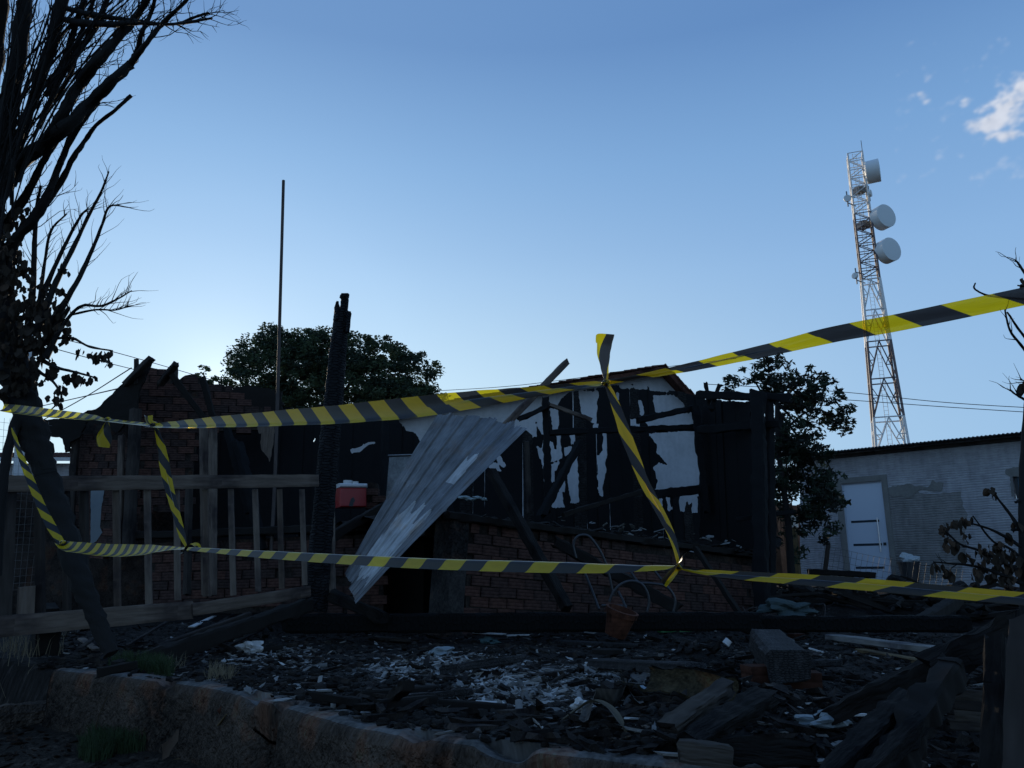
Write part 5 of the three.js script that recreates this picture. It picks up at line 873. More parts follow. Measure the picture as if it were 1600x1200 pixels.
// bent tubular chair frames before the plinth
{
  const tube = (l, d) => limb(l.map(q => P(q[0], q[1], q[2] ?? d)), l.map(() => .011), { seg: 6, rough: .03, step: 8 });
  const a = thing('chair_frame', 'burnt tubular chair frame leaning high against the plinth', 'chair', P(940, 900, 6.9)); part('hoop', [tube([[900, 872], [896, 850], [903, 838], [918, 837], [932, 852], [944, 874], [952, 900], [958, 930]], 6.9)], M.wire, a); part('leg', [tube([[908, 882, 6.9], [918, 905, 6.8], [928, 930, 6.7], [936, 952, 6.6]])], M.wire, a); part('brace', [tube([[940, 946], [980, 947]], 6.7)], M.wire, a);
  const b = thing('chair_frame', 'burnt tubular chair frame standing in front, left of the right-hand one', 'chair', P(990, 945, 6.5)); part('hoop', [tube([[952, 940], [958, 926], [972, 912], [990, 908], [1004, 914], [1012, 928], [1014, 942], [1011, 956]], 6.5)], M.wire, b); part('leg', [tube([[966, 924, 6.5], [974, 940, 6.45], [980, 958, 6.4]])], M.wire, b); part('leg', [tube([[986, 894, 6.6], [996, 908, 6.55], [1004, 914, 6.5]])], M.wire, b);
  const c = thing('chair_frame', 'burnt tubular chair frame at the right, beside the terracotta pot', 'chair', P(1035, 945, 6.6)); part('hoop', [tube([[998, 911], [1020, 912], [1040, 916], [1050, 926], [1055, 940], [1052, 956]], 6.6)], M.wire, c); part('leg', [tube([[1020, 888, 6.7], [1034, 906, 6.65], [1046, 920, 6.6]])], M.wire, c);
}
{ // terracotta pot, tipped
  const p = P(967, 972, 6.0), t = thing('terracotta_pot', 'cracked terracotta flowerpot tipped over in front of the long black beam', 'pot', p), q = new THREE.Quaternion().setFromEuler(new THREE.Euler(.3, .3, -.30)), R = sizeAt(p, 25);
  const mv = g => boxUV(facet(g.applyQuaternion(q).translate(p.x, p.y, p.z)));
  part('body', [mv(new THREE.LatheGeometry([[0, -R * .85], [R * .66, -R * .85], [R * .92, R * .45], [R * .84, R * .45], [R * .6, -R * .7], [0, -R * .7]].map(k => new THREE.Vector2(...k)), 28))], M.terracotta, t);
  part('rim', [mv(new THREE.LatheGeometry([[R * .84, R * .46], [R * 1.02, R * .46], [R * 1.06, R * .8], [R * .9, R * .82], [R * .84, R * .46]].map(k => new THREE.Vector2(...k)), 28))], M.terracotta, t);
}

// ---------- barricade tape ----------
const CURL = { h: [.5, .32, .14, -.03, -.18, -.30, -.39, -.46, -.5], n: [0, .02, .05, .09, .15, .25, .4, .65, 1] };
const ROLL = { h: [.42, .5, .44, .27, .07, -.13, -.29, -.42, -.5], n: [-.5, -.28, 0, .05, .08, .1, .12, .14, .16] };
const FOLD = { h: [.5, .28, .08, -.1, .06, -.08, -.22, -.36, -.5], n: [0, 0, 0, 0, .10, .12, .13, .14, .14] };
const FLAT = { h: [.5, .375, .25, .125, 0, -.125, -.25, -.375, -.5], n: [0, .02, .03, .03, .02, 0, -.02, -.01, 0] };
function ribbon(nodes, o = {}) {
  const { per = .13, off = 0, prof = FLAT, prof2 = prof, wave = .0, upHint } = o, c = new THREE.CatmullRomCurve3(pts(nodes), false, 'centripetal'), n = nodes.length * 14, pos = [], uv = [], idx = []; let len = 0, last = null, N0 = null;
  // parameter of each node along the curve is even in node number
  for (let i = 0; i <= n; i++) {
    const t = i / n, p = c.getPoint(t), tg = c.getTangent(t), f = t * (nodes.length - 1), k = Math.min(nodes.length - 2, Math.floor(f)), e = f - k, ee = e * e * (3 - 2 * e); if (last) len += last.distanceTo(p); last = p;
    const w = mix(nodes[k][3], nodes[k + 1][3], ee), b = mix(nodes[k][4] ?? 0, nodes[k + 1][4] ?? 0, ee), view = p.clone().sub(V(0, EYE, 0)).normalize();
    let N1 = view.clone().cross(tg).normalize(); if (N0 ? N1.dot(N0) < 0 : N1.dot(upHint || V(0, 1, 0)) < 0) N1.negate(); N0 = N1; const N2 = tg.clone().cross(N1).normalize(); if (N2.dot(view) > 0) N2.negate();
    const wv = sizeAt(p, w), dn = Math.sqrt(Math.max(.00004, .07 * .07 - wv * wv)) * .55;
    for (let j = 0; j < 9; j++) { const h = mix(prof.h[j], prof2.h[j], b), m = mix(prof.n[j], prof2.n[j], b), rip = wave * (fbm(len * 9, j * .4, 3, 3) - .5); const q = p.clone().addScaledVector(N1, h * wv).addScaledVector(N2, m * dn + rip); pos.push(q.x, q.y, q.z); uv.push(len / per + off + (o.skew ?? 0) * j / 8, j / 8); }
  }
  for (let i = 0; i < n; i++) for (let j = 0; j < 8; j++) { const a = i * 9 + j; idx.push(a, a + 9, a + 1, a + 1, a + 9, a + 10); }
  const g = new THREE.BufferGeometry(); g.setAttribute('position', new THREE.Float32BufferAttribute(pos, 3)); g.setAttribute('uv', new THREE.Float32BufferAttribute(uv, 2)); g.setIndex(idx); g.computeVertexNormals(); return g.toNonIndexed();
}
function knot(px, py, d, r, seed) { const p = P(px, py, d), s = sizeAt(p, r), g = []; for (let i = 0; i < 3; i++) { const q = new THREE.TorusGeometry(s * .6, s * .38, 6, 12).rotateX(hsh(i, seed, 1) * 3).rotateY(hsh(i, seed, 2) * 3).translate(p.x + (hsh(i, seed, 3) - .5) * s * .5, p.y, p.z); const uv = q.attributes.uv; for (let k = 0; k < uv.count; k++) uv.setXY(k, uv.getX(k) * .4 + i * .3, uv.getY(k) * .3); g.push(q); } return g; }
const K = (x, y, w, b = 0) => [x, y, 12.7 / (5.6 + (x - 415) * .00597), w, b];
const tapeThing = (label, at, list) => { const t = thing('barricade_tape', label, 'tape', P(...at)); for (const [name, g] of list) part(name, g, M.tape, t); return t; };
tapeThing('upper yellow and black barricade tape stretched from the left knot across to the right edge', [945, 598, 1.45], [
  ['strip', [ribbon([K(240, 664, 5), K(268, 663, 9), K(300, 661.5, 13), K(345, 658.5, 17), K(400, 655.5, 21), K(460, 651.5, 25), K(520, 648, 28), K(580, 642.5, 31), K(640, 637, 33, .1), K(690, 631, 32, .4), K(740, 624.5, 28, .9), K(790, 618, 22, 1), K(840, 611.5, 16, 1), K(895, 604, 11, 1), K(945, 598, 8, .5)], { prof: CURL, prof2: FOLD, off: .1, upHint: V(0, 1, 0), skew: -1.25 })]],
  ['strip', [ribbon([K(945, 598, 8, 0), K(985, 591, 7, 0), K(1040, 581, 11, .6), K(1090, 571, 14, 1), K(1140, 560, 17, 1), K(1200, 547, 20, .6), K(1300, 523, 25, .1), K(1400, 504.5, 27), K(1500, 484, 28), K(1600, 463, 28), K(1700, 442, 28)], { prof: FLAT, prof2: FOLD, off: .45, wave: .004, skew: -.9 })]]]);
tapeThing('lower yellow and black barricade tape crossing in front of the metal sheet', [700, 882, 1.8], [
  ['strip', [ribbon([K(294, 857.5, 5), K(330, 860, 7), K(380, 864, 10), K(440, 868, 12.5), K(520, 873, 14.5), K(600, 877.5, 16), K(700, 882, 16.5), K(800, 885, 17.5), K(880, 887, 17), K(950, 888.5, 14), K(1010, 888, 9), K(1060, 886, 5)], { prof: ROLL, off: .2, skew: -.40 })]]]);
tapeThing('lower yellow and black barricade tape continuing right from the lower knot, folded in half', [1300, 908, 1.1], [
  ['strip', [ribbon([K(1062, 887, 5, .5), K(1090, 892.5, 7, 1), K(1130, 897, 11, 1), K(1180, 901, 14, 1), K(1260, 906, 17, 1), K(1350, 913, 19, 1), K(1460, 923, 19.5, 1), K(1560, 932, 20, 1), K(1680, 943, 20, 1)], { prof: FLAT, prof2: FOLD, off: .66, skew: -.2 })]]]);
tapeThing('barricade tape hanging diagonally from the upper knot down to the lower tape', [1000, 740, 1.36], [
  ['strip', [ribbon([[948, 600, 1.42, 8], [956, 618, 1.42, 12], [966, 645, 1.41, 15], [978, 680, 1.4, 18], [992, 716, 1.39, 17], [1006, 752, 1.38, 15, .6], [1022, 782, 1.37, 14, 1], [1038, 812, 1.36, 13, 1], [1050, 838, 1.35, 11], [1058, 866, 1.34, 8], [1061, 886, 1.34, 4]], { prof: FLAT, prof2: FOLD, off: .1, upHint: V(1, 0, 0) })]],
  ['loose_end', [ribbon([[947, 600, 1.42, 6], [945, 580, 1.42, 12], [943, 556, 1.42, 20], [944, 538, 1.42, 24], [946, 521, 1.41, 28]], { prof: CURL, off: .3, per: .2, upHint: V(1, 0, 0), wave: .006 })]],
  ['loose_end', [ribbon([[1061, 884, 1.34, 4], [1054, 894, 1.33, 9], [1044, 904, 1.32, 13], [1036, 913, 1.32, 13]], { prof: CURL, per: .17, off: .05, upHint: V(1, 0, 0), wave: .006 })]],
  ['knot', knot(947, 598, 1.42, 7, 2)], ['knot', knot(1061, 886, 1.33, 6, 3)]]);
tapeThing('barricade tape hanging from the left knot down in front of the fence pickets', [262, 760, 2.75], [
  ['strip', [ribbon([[243, 666, 2.8, 4], [247, 680, 2.79, 8], [253, 702, 2.78, 12], [257, 726, 2.78, 15], [262, 752, 2.77, 14, 1], [269, 780, 2.76, 12, 1], [277, 808, 2.76, 11, .5], [284, 834, 2.75, 10], [291, 856, 2.75, 4]], { prof: FLAT, prof2: FOLD, off: .3, upHint: V(1, 0, 0) })]],
  ['loose_end', [ribbon([[241, 664, 2.79, 5], [234, 658, 2.78, 10], [232, 650, 2.78, 12]], { prof: CURL, off: .1, per: .3, upHint: V(1, 0, 0) })]],
  ['loose_end', [ribbon([[292, 857, 2.74, 4], [300, 853, 2.72, 8], [308, 853, 2.7, 9], [313, 860, 2.7, 6]], { prof: CURL, off: .05, per: .3 })]],
  ['knot', knot(241, 664, 2.78, 6, 5)], ['knot', knot(292, 857, 2.74, 5, 6)]]);
tapeThing('dirty bunched barricade tape from the scorched tree to the left knot', [150, 654, 3.2], [
  ['strip', [ribbon([[6, 637, 3.72, 12], [30, 640, 3.68, 14], [60, 643.5, 3.55, 14], [90, 647, 3.45, 13], [120, 650, 3.35, 12], [145, 653, 3.25, 10], [166, 656, 3.15, 5], [200, 660, 2.98, 5], [238, 664, 2.8, 5]], { prof: CURL, per: .088, off: .1, wave: .01 })]],
  ['loose_end', [ribbon([[168, 658, 3.14, 4], [166, 672, 3.14, 13], [163, 686, 3.13, 22], [161, 699, 3.13, 18]], { prof: CURL, per: .16, off: .36, upHint: V(1, 0, 0), wave: .006 })]],
  ['knot', knot(168, 656, 3.14, 5, 8)]]);
tapeThing('barricade tape running down along the leaning scorched trunk', [60, 770, 3.5], [
  ['strip', [ribbon([[20, 668, 3.6, 5], [26, 694, 3.58, 6], [36, 722, 3.55, 9], [50, 756, 3.5, 11], [64, 790, 3.48, 12], [80, 822, 3.45, 13], [97, 850, 3.42, 10]], { prof: FLAT, prof2: FOLD, off: .55, per: .125, upHint: V(1, 0, 0) })]]]);
tapeThing('barricade tape crossing the foot of the left fence pickets, stripes close together', [190, 859, 3.1], [
  ['strip', [ribbon([[95, 848, 3.42, 8], [106, 853, 3.4, 15], [130, 856, 3.34, 17], [160, 859, 3.28, 19], [195, 860, 3.18, 19], [230, 859, 3.06, 16], [260, 857.5, 2.92, 9], [280, 857, 2.83, 5], [292, 857, 2.75, 4]], { prof: CURL, per: .066, off: .2 })]],
  ['knot', knot(97, 849, 3.41, 6, 11)]]);
// ---------- larger pieces in the burnt plot ----------
const bit = (name, label, category, geos, m, at) => solo(name, label, category, geos, m, at);
const onLand = (px, py, up = 0) => { let h = 0, p; for (let i = 0; i < 12; i++) { p = G(px, py, h); h = mix(h, landAt(p.x, p.z), .6); } p = G(px, py, h); p.y += up; return p; };
const plank = (label, a, b, w, h, m, o = {}) => { const p = onLand(a[0], a[1], (a[2] ?? .02)), q = onLand(b[0], b[1], (b[2] ?? .02)); return bit('plank', label, 'plank', [timber(p, q, w, h, { rough: .05, seed: a[0], ...o })], m, p.clone().lerp(q, .5)); };
plank('long pale whitewashed plank lying at the right of the plot', [1300, 1006, .05], [1468, 1030, .05], .10, .045, M.woodPale, { ends: .4 });
plank('yellowish plank half under the pale one at the right', [1345, 1022, .02], [1466, 1046, .02], .07, .03, M.woodTan);
plank('small pale board on the ash in front of the long black beam', [738, 992], [788, 995], .06, .012, M.paper, { ends: .8 });
plank('thin whitish lath right of the small pale board', [792, 997], [826, 996], .03, .012, M.paper, { ends: .8 });
plank('light board lying flat near the front of the ash', [732, 1106], [780, 1108], .045, .012, M.paper, { ends: .6 });
plank('brown charred board behind the ash, left of centre', [590, 1000], [650, 1006], .12, .02, M.woodDark, { ends: 1 });
plank('tilted pale lath on the heap below the fence', [298, 986, .03], [334, 970, .05], .05, .012, M.paper);
plank('grey board in the heap left of the leaning trunk', [126, 1004, .03], [150, 1020, .02], .05, .015, M.woodGrey);
plank('thin pale strip along the black beam right of the wire tangle', [1200, 977, .02], [1325, 975, .03], .015, .008, M.paper);
plank('long scorched lath lying flat right of the burnt basin', [1230, 1092], [1300, 1106], .05, .015, M.woodGrey, { ends: .8 });
plank('short light stick near the two leaning timbers', [1318, 1128, .02], [1354, 1128, .02], .012, .008, M.paper);
plank('charred board flat on the ash in the middle of the plot', [880, 1008], [1000, 1014], .10, .03, M.charGrey);
plank('flat charred joist crossing in front of the burnt basin', [930, 1046, .03], [1090, 1058, .03], .09, .05, M.charGrey);
plank('charred stick pointing right on the front of the ash', [560, 1096], [680, 1086], .05, .04, M.charSoft);
plank('charred stick lying along the front wall', [590, 1112], [676, 1104], .045, .04, M.charSoft);
plank('black charred batten along the wall top right of the middle', [690, 1108], [790, 1116], .035, .03, M.charSoft);
// burnt hollow log
{
  const a = P(990, 1058, 2.9), b = P(1126, 1080, 2.45), c = a.clone().lerp(b, .5), t = thing('hollow_log', 'burnt hollow log lying open, tan scorched inside showing, in the right foreground', 'log', c), ax = b.clone().sub(a), L = ax.length(); ax.normalize();
  const open = V(.12, .62, .78); open.addScaledVector(ax, -open.dot(ax)).normalize(); const side = ax.clone().cross(open);
  const shell = (R, f, jag) => { const pos = [], uv = [], NU = 44, NV = 30, pt = (i, j) => { const k = i / NU, th = (j / NV - .5) * 2 * (1.75 + jag * (fbm(k * 9, j > NV / 2 ? 1 : 5, 3, 3) - .5)), r = R * (1 + .22 * (fbm(k * 5, th * 1.3, 4, 4) - .5)) * (1 - .18 * Math.abs(k - .5) * 2), e = L * (k - .5) * (1 + .0 * th) + .03 * (fbm(th * 2, i < NU / 2 ? 2 : 7, 1, 3) - .5) * (i === 0 || i === NU ? 1 : 0); return c.clone().addScaledVector(ax, e).addScaledVector(open, -Math.cos(th) * r * .8).addScaledVector(side, Math.sin(th) * r); }; for (let i = 0; i < NU; i++) for (let j = 0; j < NV; j++) { const q = [pt(i, j), pt(i + 1, j), pt(i + 1, j + 1), pt(i, j + 1)]; for (const k of [0, 1, 2, 0, 2, 3]) pos.push(q[k].x, q[k].y, q[k].z); for (const [x, y] of [[i, j], [i + 1, j], [i + 1, j + 1], [i, j], [i + 1, j + 1], [i, j + 1]]) uv.push(x / NU * L, y / NV * R * 5); } return soup(pos, uv); };
  part('bark_shell', [shell(.098, 0, .5)], M.char, t); part('hollow', [shell(.085, 1, .3)], std(.10, .078, .045, { map: T.sootC, bumpMap: T.sootB, bumpScale: .012 }), t, 'tan scorched inside');
}
// weathered split log pieces leaning in the foreground
const fore = (label, a, b, w, h, m, o) => bit('split_timber', label, 'timber', [timberPx(a, b, w, h, { n: 46, ...o })], m, P(...a));
fore('weathered grey split timber lying on the debris in the right foreground', [1046, 1138, 2.05], [1136, 1074, 2.35], 34, .035, M.woodFore, { seed: 61, rough: .20, ends: 1.2, up: V(-.3, .8, .5) });
fore('darker split timber against the weathered grey one in the right foreground', [1076, 1160, 2.0], [1196, 1088, 2.3], 42, .04, M.charWood, { seed: 62, rough: .20, ends: 1.2, up: V(-.2, .75, .6) });
fore('brown block of wood under the split timbers on the wall top', [1060, 1172, 1.98], [1140, 1182, 1.96], 26, .05, M.woodFore, { seed: 63, rough: .06 });
fore('charred log end lying behind the brown block at the front', [1110, 1168, 2.08], [1270, 1180, 2.05], 26, .06, M.charWood, { seed: 64, rough: .15 });
fore('long cracked charred beam rising to the right across the right foreground', [1282, 1124, 2.35], [1474, 1038, 2.2], 16, .035, M.charWood, { seed: 65, rough: .22, taper: 2.1, ends: 1.2 });
fore('charred log at the upper end of the cracked beam near the right post', [1462, 1044, 2.15], [1592, 980, 2.1], 30, .07, M.charWood, { seed: 66, rough: .24, ends: 1.2 });
fore('thick black timber leaning steeply at the lower right', [1490, 1040, 2.05], [1372, 1216, 1.75], 38, .06, M.charSoft, { seed: 67, rough: .20, ends: 1.4 });
fore('grey split timber leaning at the bottom, left of the thick black one', [1420, 1096, 1.98], [1290, 1216, 1.7], 28, .04, M.charWood, { seed: 68, rough: .24, ends: 1.4 });
fore('second grey split timber at the bottom edge, leaning leftwards', [1440, 1130, 1.8], [1330, 1236, 1.62], 22, .04, M.charWood, { seed: 69, rough: .22, ends: 1.4 });
fore('black upright post beside the right edge', [1560, 1004, 1.72], [1556, 1260, 1.62], 30, .06, M.charWood, { seed: 70, rough: .07 });
fore('brown weathered fence post at the right edge', [1598, 972, 1.55], [1590, 1280, 1.45], 30, .06, M.woodDark, { seed: 71, rough: .06 });
{ const f = frame(onLand(1486, 1146), onLand(1560, 1146)), t = thing('plank_box', 'remains of a brown plank box behind the posts at the lower right', 'box', f.at(.05, 0)); for (let i = 0; i < 4; i++) { const a = P(1482 + i * 3, 1132 - i * 16, 2.3), b = P(1556, 1136 - i * 15, 2.3); part('plank', [timber(a, b, .02, .030, { seed: i + 3, rough: .04, ends: .5 })], i === 2 ? M.woodDark : M.woodFore, t); } }
// cracked char block on two orange bricks
{ const a = P(1196, 1002, 3.7), b = P(1232, 1042, 2.92); bit('charred_block', 'block of deeply cracked charcoal resting on orange bricks', 'block', [timber(a, b, .15, .11, { seed: 81, rough: .09, ends: .3 })], M.charGrey, b);
  const v = jbox(.19, .085, .09, 5, .06); for (const [px, py, lab, ry] of [[1204, 1058, 'orange hollow brick under the left side of the charred block', .2], [1240, 1068, 'orange hollow brick under the front of the charred block', -.1]]) { const p = P(px, py, py > 1055 ? 3.02 : 3.12); const g = v.clone().rotateY(ry).translate(p.x, p.y, p.z); bit('loose_brick', lab, 'brick', [g], M.orange, p); } 
  const p = onLand(1245, 1000, .03); bit('loose_brick', 'small piece of orange hollow brick behind the charred block', 'brick', [v.clone().scale(.7, .5, .7).rotateY(.5).translate(p.x, p.y, p.z)], M.orange, p); }
{ const p = onLand(1134, 1014, .03), q = P(1139, 1000, -p.z); bit('plastic_tube', 'short white plastic tube standing tilted in the debris', 'tube', [limb([p, q], [.028, .026], { seg: 12, rough: .02 })], M.white, p); }
{ const p = onLand(1030, 992, .03), q = onLand(1088, 990, .03); bit('green_strip', 'green plastic strip lying right of the terracotta pot', 'plastic', [timber(p, q, .05, .02, { seed: 3, rough: .1 })], M.green, p); }
// crumpled film and rags
const rag = (name, label, cat, px, py, sx, sy, sz, m, seed, up = .015) => { const p = onLand(px, py, up); return bit(name, label, cat, [lump(sx, sy, sz, seed, 4, .9).rotateY(seed).translate(p.x, p.y, p.z)], m, p); };
rag('crumpled_film', 'crumpled pale plastic film in the lower right, beside the leaning timbers', 'film', 1290, 1150, .12, .04, .07, std(.17, .20, .21, { roughness: .5 }), 3, .04);
rag('crumpled_film', 'crumpled greyish film on the ash in front of the black beam', 'film', 880, 988, .18, .09, .12, M.paper, 4, .04);
rag('crumpled_film', 'greenish crumpled film below the fence rail', 'film', 362, 1000, .22, .10, .14, std(.17, .21, .20), 5, .06);
rag('crumpled_film', 'torn pale film on the heap right of the greenish one', 'film', 392, 1020, .14, .07, .1, M.paper, 6, .03);
rag('crumpled_film', 'small pale rag near the left middle of the ash', 'film', 690, 1022, .16, .05, .1, std(.22, .25, .26), 7);
rag('crumpled_film', 'teal coloured burnt rag on the black debris behind the ash', 'film', 765, 1004, .22, .05, .12, std(.06, .10, .10), 8);
rag('crumpled_film', 'pale folded scrap on the right rim of the ash', 'film', 930, 1045, .12, .05, .06, M.paper, 9);
rag('crumpled_film', 'bluish white scrap at the edge of the burnt basin', 'film', 1004, 1095, .07, .03, .05, std(.3, .36, .4), 10, .03);
rag('crumpled_film', 'white scrap left of the shallow curved strip at the front', 'film', 907, 1118, .05, .035, .04, M.white, 11, .03);
rag('cloth_heap', 'teal cloth slumped at the foot of the plaster pier', 'cloth', 662, 962, .34, .24, .2, std(.028, .045, .048), 12, .10);
rag('cloth_heap', 'greenish tarpaulin crumpled behind the right black beam', 'cloth', 1235, 968, .5, .14, .3, std(.05, .068, .068), 13, .08);
{ // curved torn strips at the front
  const strip = (label, l, w, m, tw = 0) => { const p = l.map(q => onLand(q[0], q[1], q[2])), c = new THREE.CatmullRomCurve3(p), n = 24, pos = [], uv = [], pt = (i, s) => { const t = i / n, a = c.getPoint(t), g = c.getTangent(t), sd = V(-g.z, tw * Math.sin(t * 3), g.x).normalize(); return a.addScaledVector(sd, s * w * (.4 + .6 * Math.sin(Math.PI * (t * .9 + .05)))).add(V(0, s * s * .008, 0)); }; for (let i = 0; i < n; i++) for (const [a, b] of [[-1, 0], [0, 1]]) { const q = [pt(i, a), pt(i, b), pt(i + 1, b), pt(i + 1, a)]; for (const k of [0, 1, 2, 0, 2, 3]) { pos.push(q[k].x, q[k].y, q[k].z); uv.push(q[k].x, q[k].z); } } bit('torn_strip', label, 'strip', [soup(pos, uv)], m, p[0]); };
  strip('curved torn strip arching over the front edge of the ash', [[878, 1134, .01], [920, 1126, .05], [950, 1134, .05], [972, 1152, .03], [984, 1168, .01]], .012, std(.11, .095, .07));
  strip('scalloped grey strip standing in the ash left of the burnt basin', [[912, 1140, .02], [930, 1118, .05], [960, 1116, .04], [976, 1098, .06], [1000, 1116, .03]], .03, M.sootGrey, 2);
  strip('pale curl of peeled lining near the front, left of the arch', [[822, 1132, .01], [836, 1140, .02], [850, 1148, .01]], .008, M.paper, 1);
  strip('thin curled lath on the wall top near the middle', [[770, 1150, .01], [800, 1140, .02], [825, 1128, .01]], .006, M.sootGrey, 1);
}
// tangle of wire
{ const r = rng(17), g = [], c = onLand(1205, 985, .03); for (let i = 0; i < 16; i++) { const p = []; let a = r() * 6.28; const R = .15 + .32 * r(), ox = (r() - .5) * .3; for (let k = 0; k < 7; k++) { a += .5 + r() * .7; p.push(V(c.x + ox + Math.cos(a) * R * 1.2, c.y + .02 + .16 * r() * (k % 2 + .3), c.z + Math.sin(a) * R * .8)); } g.push(limb(p, [.0035, .0035], { seg: 4, step: 6, rough: 0 })); } bit('wire_tangle', 'tangle of burnt wire lying over the right black beam', 'wire', g, M.rust, c); }
// dry stick and leaf at the foot of the wall
{ const p = l => l.map(q => G(q[0], q[1], q[2])); bit('dry_stick', 'bent dry stick lying in front of the retaining wall at the lower left', 'stick', [limb(p([[258, 1192, -.31], [290, 1184, -.29], [318, 1166, -.23], [336, 1140, -.15], [354, 1116, -.07]]), [.007, .007, .006, .005, .003], { seg: 7, step: 6, rough: .25 })], M.woodTan, G(300, 1180, -.4));
  bit('dry_stick', 'thin dry stalk standing left of the green grass', 'stick', [limb(p([[146, 1152, -.27], [154, 1120, -.17], [168, 1088, -.06]]), [.0025, .002, .0015], { seg: 5 })], M.woodTan, G(146, 1152, -.4));
  const q = G(268, 1166, -.24); bit('dry_leaf', 'large dry leaf propped by the bent stick', 'leaf', [curled(9).scale(.10, .13, .10).rotateZ(-.45).translate(q.x + .02, q.y + .06, q.z)], std(.085, .06, .045), q); const q2 = G(246, 1140, -.2); bit('dry_leaf', 'smaller dry leaf at the right end of the green grass', 'leaf', [curled(12).scale(.05, .06, .05).rotateZ(.3).translate(q2.x, q2.y + .03, q2.z)], std(.06, .05, .045), q2); }
// bin with a white bag by the door
{ const f = RB, a = f.uv(1406, 908, .5), b = f.uv(1436, 880, .5), c = f.at((a[0] + b[0]) / 2, a[1], .5), R = (b[0] - a[0]) / 2, t = thing('rubbish_bin', 'black rubbish bin right of the white door', 'bin', c); part('body', [boxUV(facet(new THREE.LatheGeometry([[R * .8, 0], [R * .98, b[1] - a[1]], [R * 1.06, b[1] - a[1]], [R * 1.06, b[1] - a[1] + .03], [R * .9, b[1] - a[1] + .03], [R * .75, .05]].map(k => new THREE.Vector2(...k)), 20).translate(c.x, c.y, c.z)))], M.dark, t);
  const p = f.at((a[0] + b[0]) / 2 + .02, b[1] + .10, .5); bit('plastic_bag', 'crumpled white plastic bag on top of the black bin', 'bag', [lump(.34, .20, .26, 5, 3, .5).translate(p.x, p.y, p.z)], M.film, p); }
// dark wreckage in the yard in front of the rendered building
{ const r = rng(23), gs = []; for (let i = 0; i < 300; i++) { const x = 1195 + 440 * r(), d = 8.5 + 4.5 * r(), p = P(x, 911, d); p.y = landAt(p.x, p.z) + .05 + .28 * r() * r() * (1 - clamp((x - 1500) / 200) * .4); const s = .06 + .18 * r() * r(); const g = r() < .4 ? lump(s * 1.6, s, s * 1.3, i, 1, .4) : jbox(s * 7, s * .3, s * .45, i, .3); g.rotateY(r() * 6.28).rotateZ((r() - .5) * .7).translate(p.x, p.y, p.z); gs.push(g); } describe(ground('charred_wreckage', gs, M.charSoft, 'dark heap of charred boards and junk before the rendered building', 'stuff'), null, 'rubble'); 
  const a = P(1262, 893, 12.6), b = P(1368, 899, 12.2); bit('fallen_beam', 'thin dark rail lying across the foot of the white door', 'beam', [timber(a, b, .08, .09, { seed: 4, rough: .08 })], M.charSoft, a);
  const c = P(1440, 972, 6.6), e = P(1496, 938, 7.4); bit('fallen_beam', 'charred beam slanting up out of the heap under the right end of the tape', 'beam', [timber(c, e, .1, .1, { seed: 6, rough: .1 })], M.charSoft, c); }

{ const r = rng(511); for (const [i, q] of [[272, 1032, 372, 962], [318, 1006, 452, 950], [196, 1020, 262, 986], [340, 1030, 410, 1000], [400, 1000, 470, 968], [360, 986, 420, 952], [120, 1030, 176, 990]].entries()) { const a = onLand(q[0], q[1], .04 + .05 * r()), b = onLand(q[2], q[3], .04 + .05 * r()); describe(solo('charred_lath', 'thin charred lath in the heap of burnt wood below the fence', 'lath', [timber(a, b, .022 + .02 * r(), .015, { seed: 700 + i, rough: .12, ends: 1 })], i % 2 ? M.charWood : M.woodDark, a), null, null, 'charred laths heaped below the fence'); } }
{ const r = rng(404); for (let i = 0; i < 18; i++) { const x = 260 + 1060 * r(), y = 1000 + 110 * r() * (x > 500 ? 1 : .4), p = onLand(x, y, .015 + .03 * r()), a = r() * 3.14, L = .14 + .5 * r() * r(), q = p.clone().add(V(Math.cos(a) * L, (r() - .4) * .1, Math.sin(a) * L * .6)); describe(solo('charred_batten', 'charred batten lying half buried in the rubble of the plot', 'batten', [timber(p, q, .025 + .03 * r(), .02 + .02 * r(), { seed: 500 + i, rough: .14, n: 14, ends: 1 })], i % 3 ? M.charSoft : M.charGrey, p), null, null, 'charred battens strewn over the burnt plot'); } }
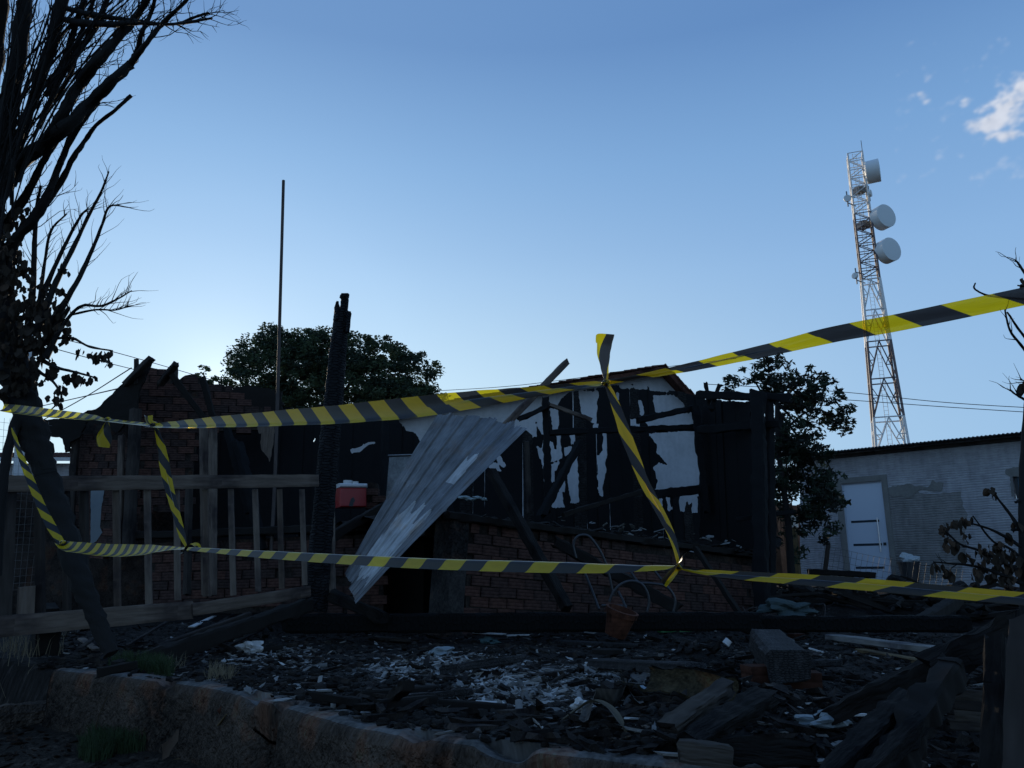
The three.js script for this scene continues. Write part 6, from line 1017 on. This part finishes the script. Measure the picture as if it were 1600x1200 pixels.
// ---------- the small stuff nobody could count ----------
{
  const r = rng(2024), IM = (name, label, geo, mat, list, cat) => { const m = new THREE.InstancedMesh(geo, mat, list.length), o = new THREE.Object3D(), c = new THREE.Color(); m.name = numbered(name); list.forEach((q, i) => { o.position.copy(q.p); o.rotation.set(q.a, q.b, q.c); o.scale.set(q.s * q.x, q.s * q.y, q.s * q.z); o.updateMatrix(); m.setMatrixAt(i, o.matrix); const k = q.k; m.setColorAt(i, c.setRGB(k * (q.t || 1), k, k * (q.u || 1))); }); m.castShadow = m.receiveShadow = true; describe(m, label, cat, null, 'stuff'); scene.add(m); };
  const spot = (pick) => { for (let i = 0; i < 60; i++) { const [x, y] = pick(); if (y < 984) continue; const p = G(x, y); const es = edgeSide(p.x, p.z); if (es < .01 || (es < .1 && r() < .55 + 2 * (.1 - es))) continue; p.y = Math.max(landAt(p.x, p.z), es < .15 ? .008 : -9); return p; } return null; };
  const wide = () => [60 + 1560 * r(), 984 + 216 * Math.pow(r(), 1.15)], gs = () => (r() + r() + r() - 1.5) / .87;
  const pale = () => { const q = r(); return q < .42 ? [830 + 85 * gs(), 1082 + 22 * gs()] : q < .62 ? [700 + 90 * gs(), 1042 + 16 * gs()] : q < .72 ? [930 + 50 * gs(), 1058 + 12 * gs()] : q < .8 ? [430 + 70 * gs(), 1030 + 14 * gs()] : q < .88 ? [960 + 60 * gs(), 1120 + 14 * gs()] : wide(); };
  const make = (n, pick, lo, hi, f) => { const l = []; for (let i = 0; i < n; i++) { const p = spot(pick); if (!p) continue; const s = lo + (hi - lo) * Math.pow(r(), 2.6); p.y += s * .12; l.push({ p, s, a: (r() - .5) * .7, b: r() * 6.283, c: (r() - .5) * .7, x: 1, y: 1, z: 1, k: 1, ...f(i) }); } return l; };
  const ch = [0, 1].map(i => lump(1, .55, .8, 7 + i, 1, .5)), fl = [0, 1].map(i => { const g = lump(1, .16, .62, 17 + i, 1, .9); return g; }), sp = [0].map(i => jbox(1, .12, .16, 27 + i, .5));
  const cup = (() => { const g = new THREE.CylinderGeometry(.5, .5, 1, 7, 1, true, 0, 1.9).toNonIndexed(); return boxUV(facet(g)); })();
  IM('charcoal_lumps', 'charcoal lumps covering the burnt plot', ch[0], M.charSoft, make(7500, wide, .007, .055, () => ({ k: .8 + 1.7 * r() * r() })), 'debris');
  IM('charcoal_lumps', 'cracked charcoal pieces among the lumps on the burnt plot', ch[1], M.charGrey, make(4200, wide, .006, .042, () => ({ k: .5 + 1.5 * r(), u: .96 })), 'debris');
  IM('charred_splinters', 'charred splinters and laths scattered over the burnt plot', sp[0], M.woodDark, make(2800, wide, .02, .15, () => ({ k: .35 + 1.1 * r() * r(), y: .5 + r(), z: .5 + r(), a: (r() - .5) * .5, c: (r() - .5) * .5 })), 'debris');
  IM('ash_flakes', 'pale ash and plaster flakes in the middle of the plot', fl[0], M.paper, make(10500, pale, .005, .052, () => ({ k: .26 + .7 * r() * r(), u: 1.0, x: 1 + .8 * r(), z: .3 + .7 * r() })), 'debris');
  IM('ash_flakes', 'grey ash flakes lying over the burnt plot', fl[1], M.sootGrey, make(7500, () => r() < .55 ? pale() : wide(), .005, .048, () => ({ k: .9 + 1.6 * r(), u: .98, z: .4 + .8 * r() })), 'debris');
  IM('bent_scraps', 'curled scraps of lining and bark on the burnt plot', cup, M.paper, make(380, () => r() < .6 ? pale() : wide(), .010, .038, () => ({ k: .12 + .35 * r(), y: 1 + 2 * r(), a: 1.2 + r(), c: r() * 3 })), 'debris');
  IM('pale_laths', 'pale sticks and strips lying on the burnt plot', sp[0], M.paper, make(420, () => r() < .5 ? pale() : wide(), .03, .12, () => ({ k: .25 + .6 * r(), y: .4 + .5 * r(), z: .4 + .6 * r(), a: (r() - .5) * .4, c: (r() - .5) * .4 })), 'debris');
  // litter on the street side at the lower left
  const low = () => [-10 + 480 * r(), 1090 + 110 * r()]; const l = []; for (let i = 0; i < 900; i++) { const [x, y] = low(), p = G(x, y, -.32); if (edgeSide(p.x, p.z) > -.10) continue; p.y = landAt(p.x, p.z) + .004; const s = .008 + .05 * Math.pow(r(), 3); l.push({ p, s, a: (r() - .5) * .8, b: r() * 6.28, c: (r() - .5) * .8, x: 1, y: 1, z: .5 + r(), k: .3 + .8 * r(), t: 1.15, u: .9 }); } IM('street_litter', 'leaf litter and chips on the street side below the wall', fl[0], M.soot, l, 'debris');
}
renderer.render(scene, camera);
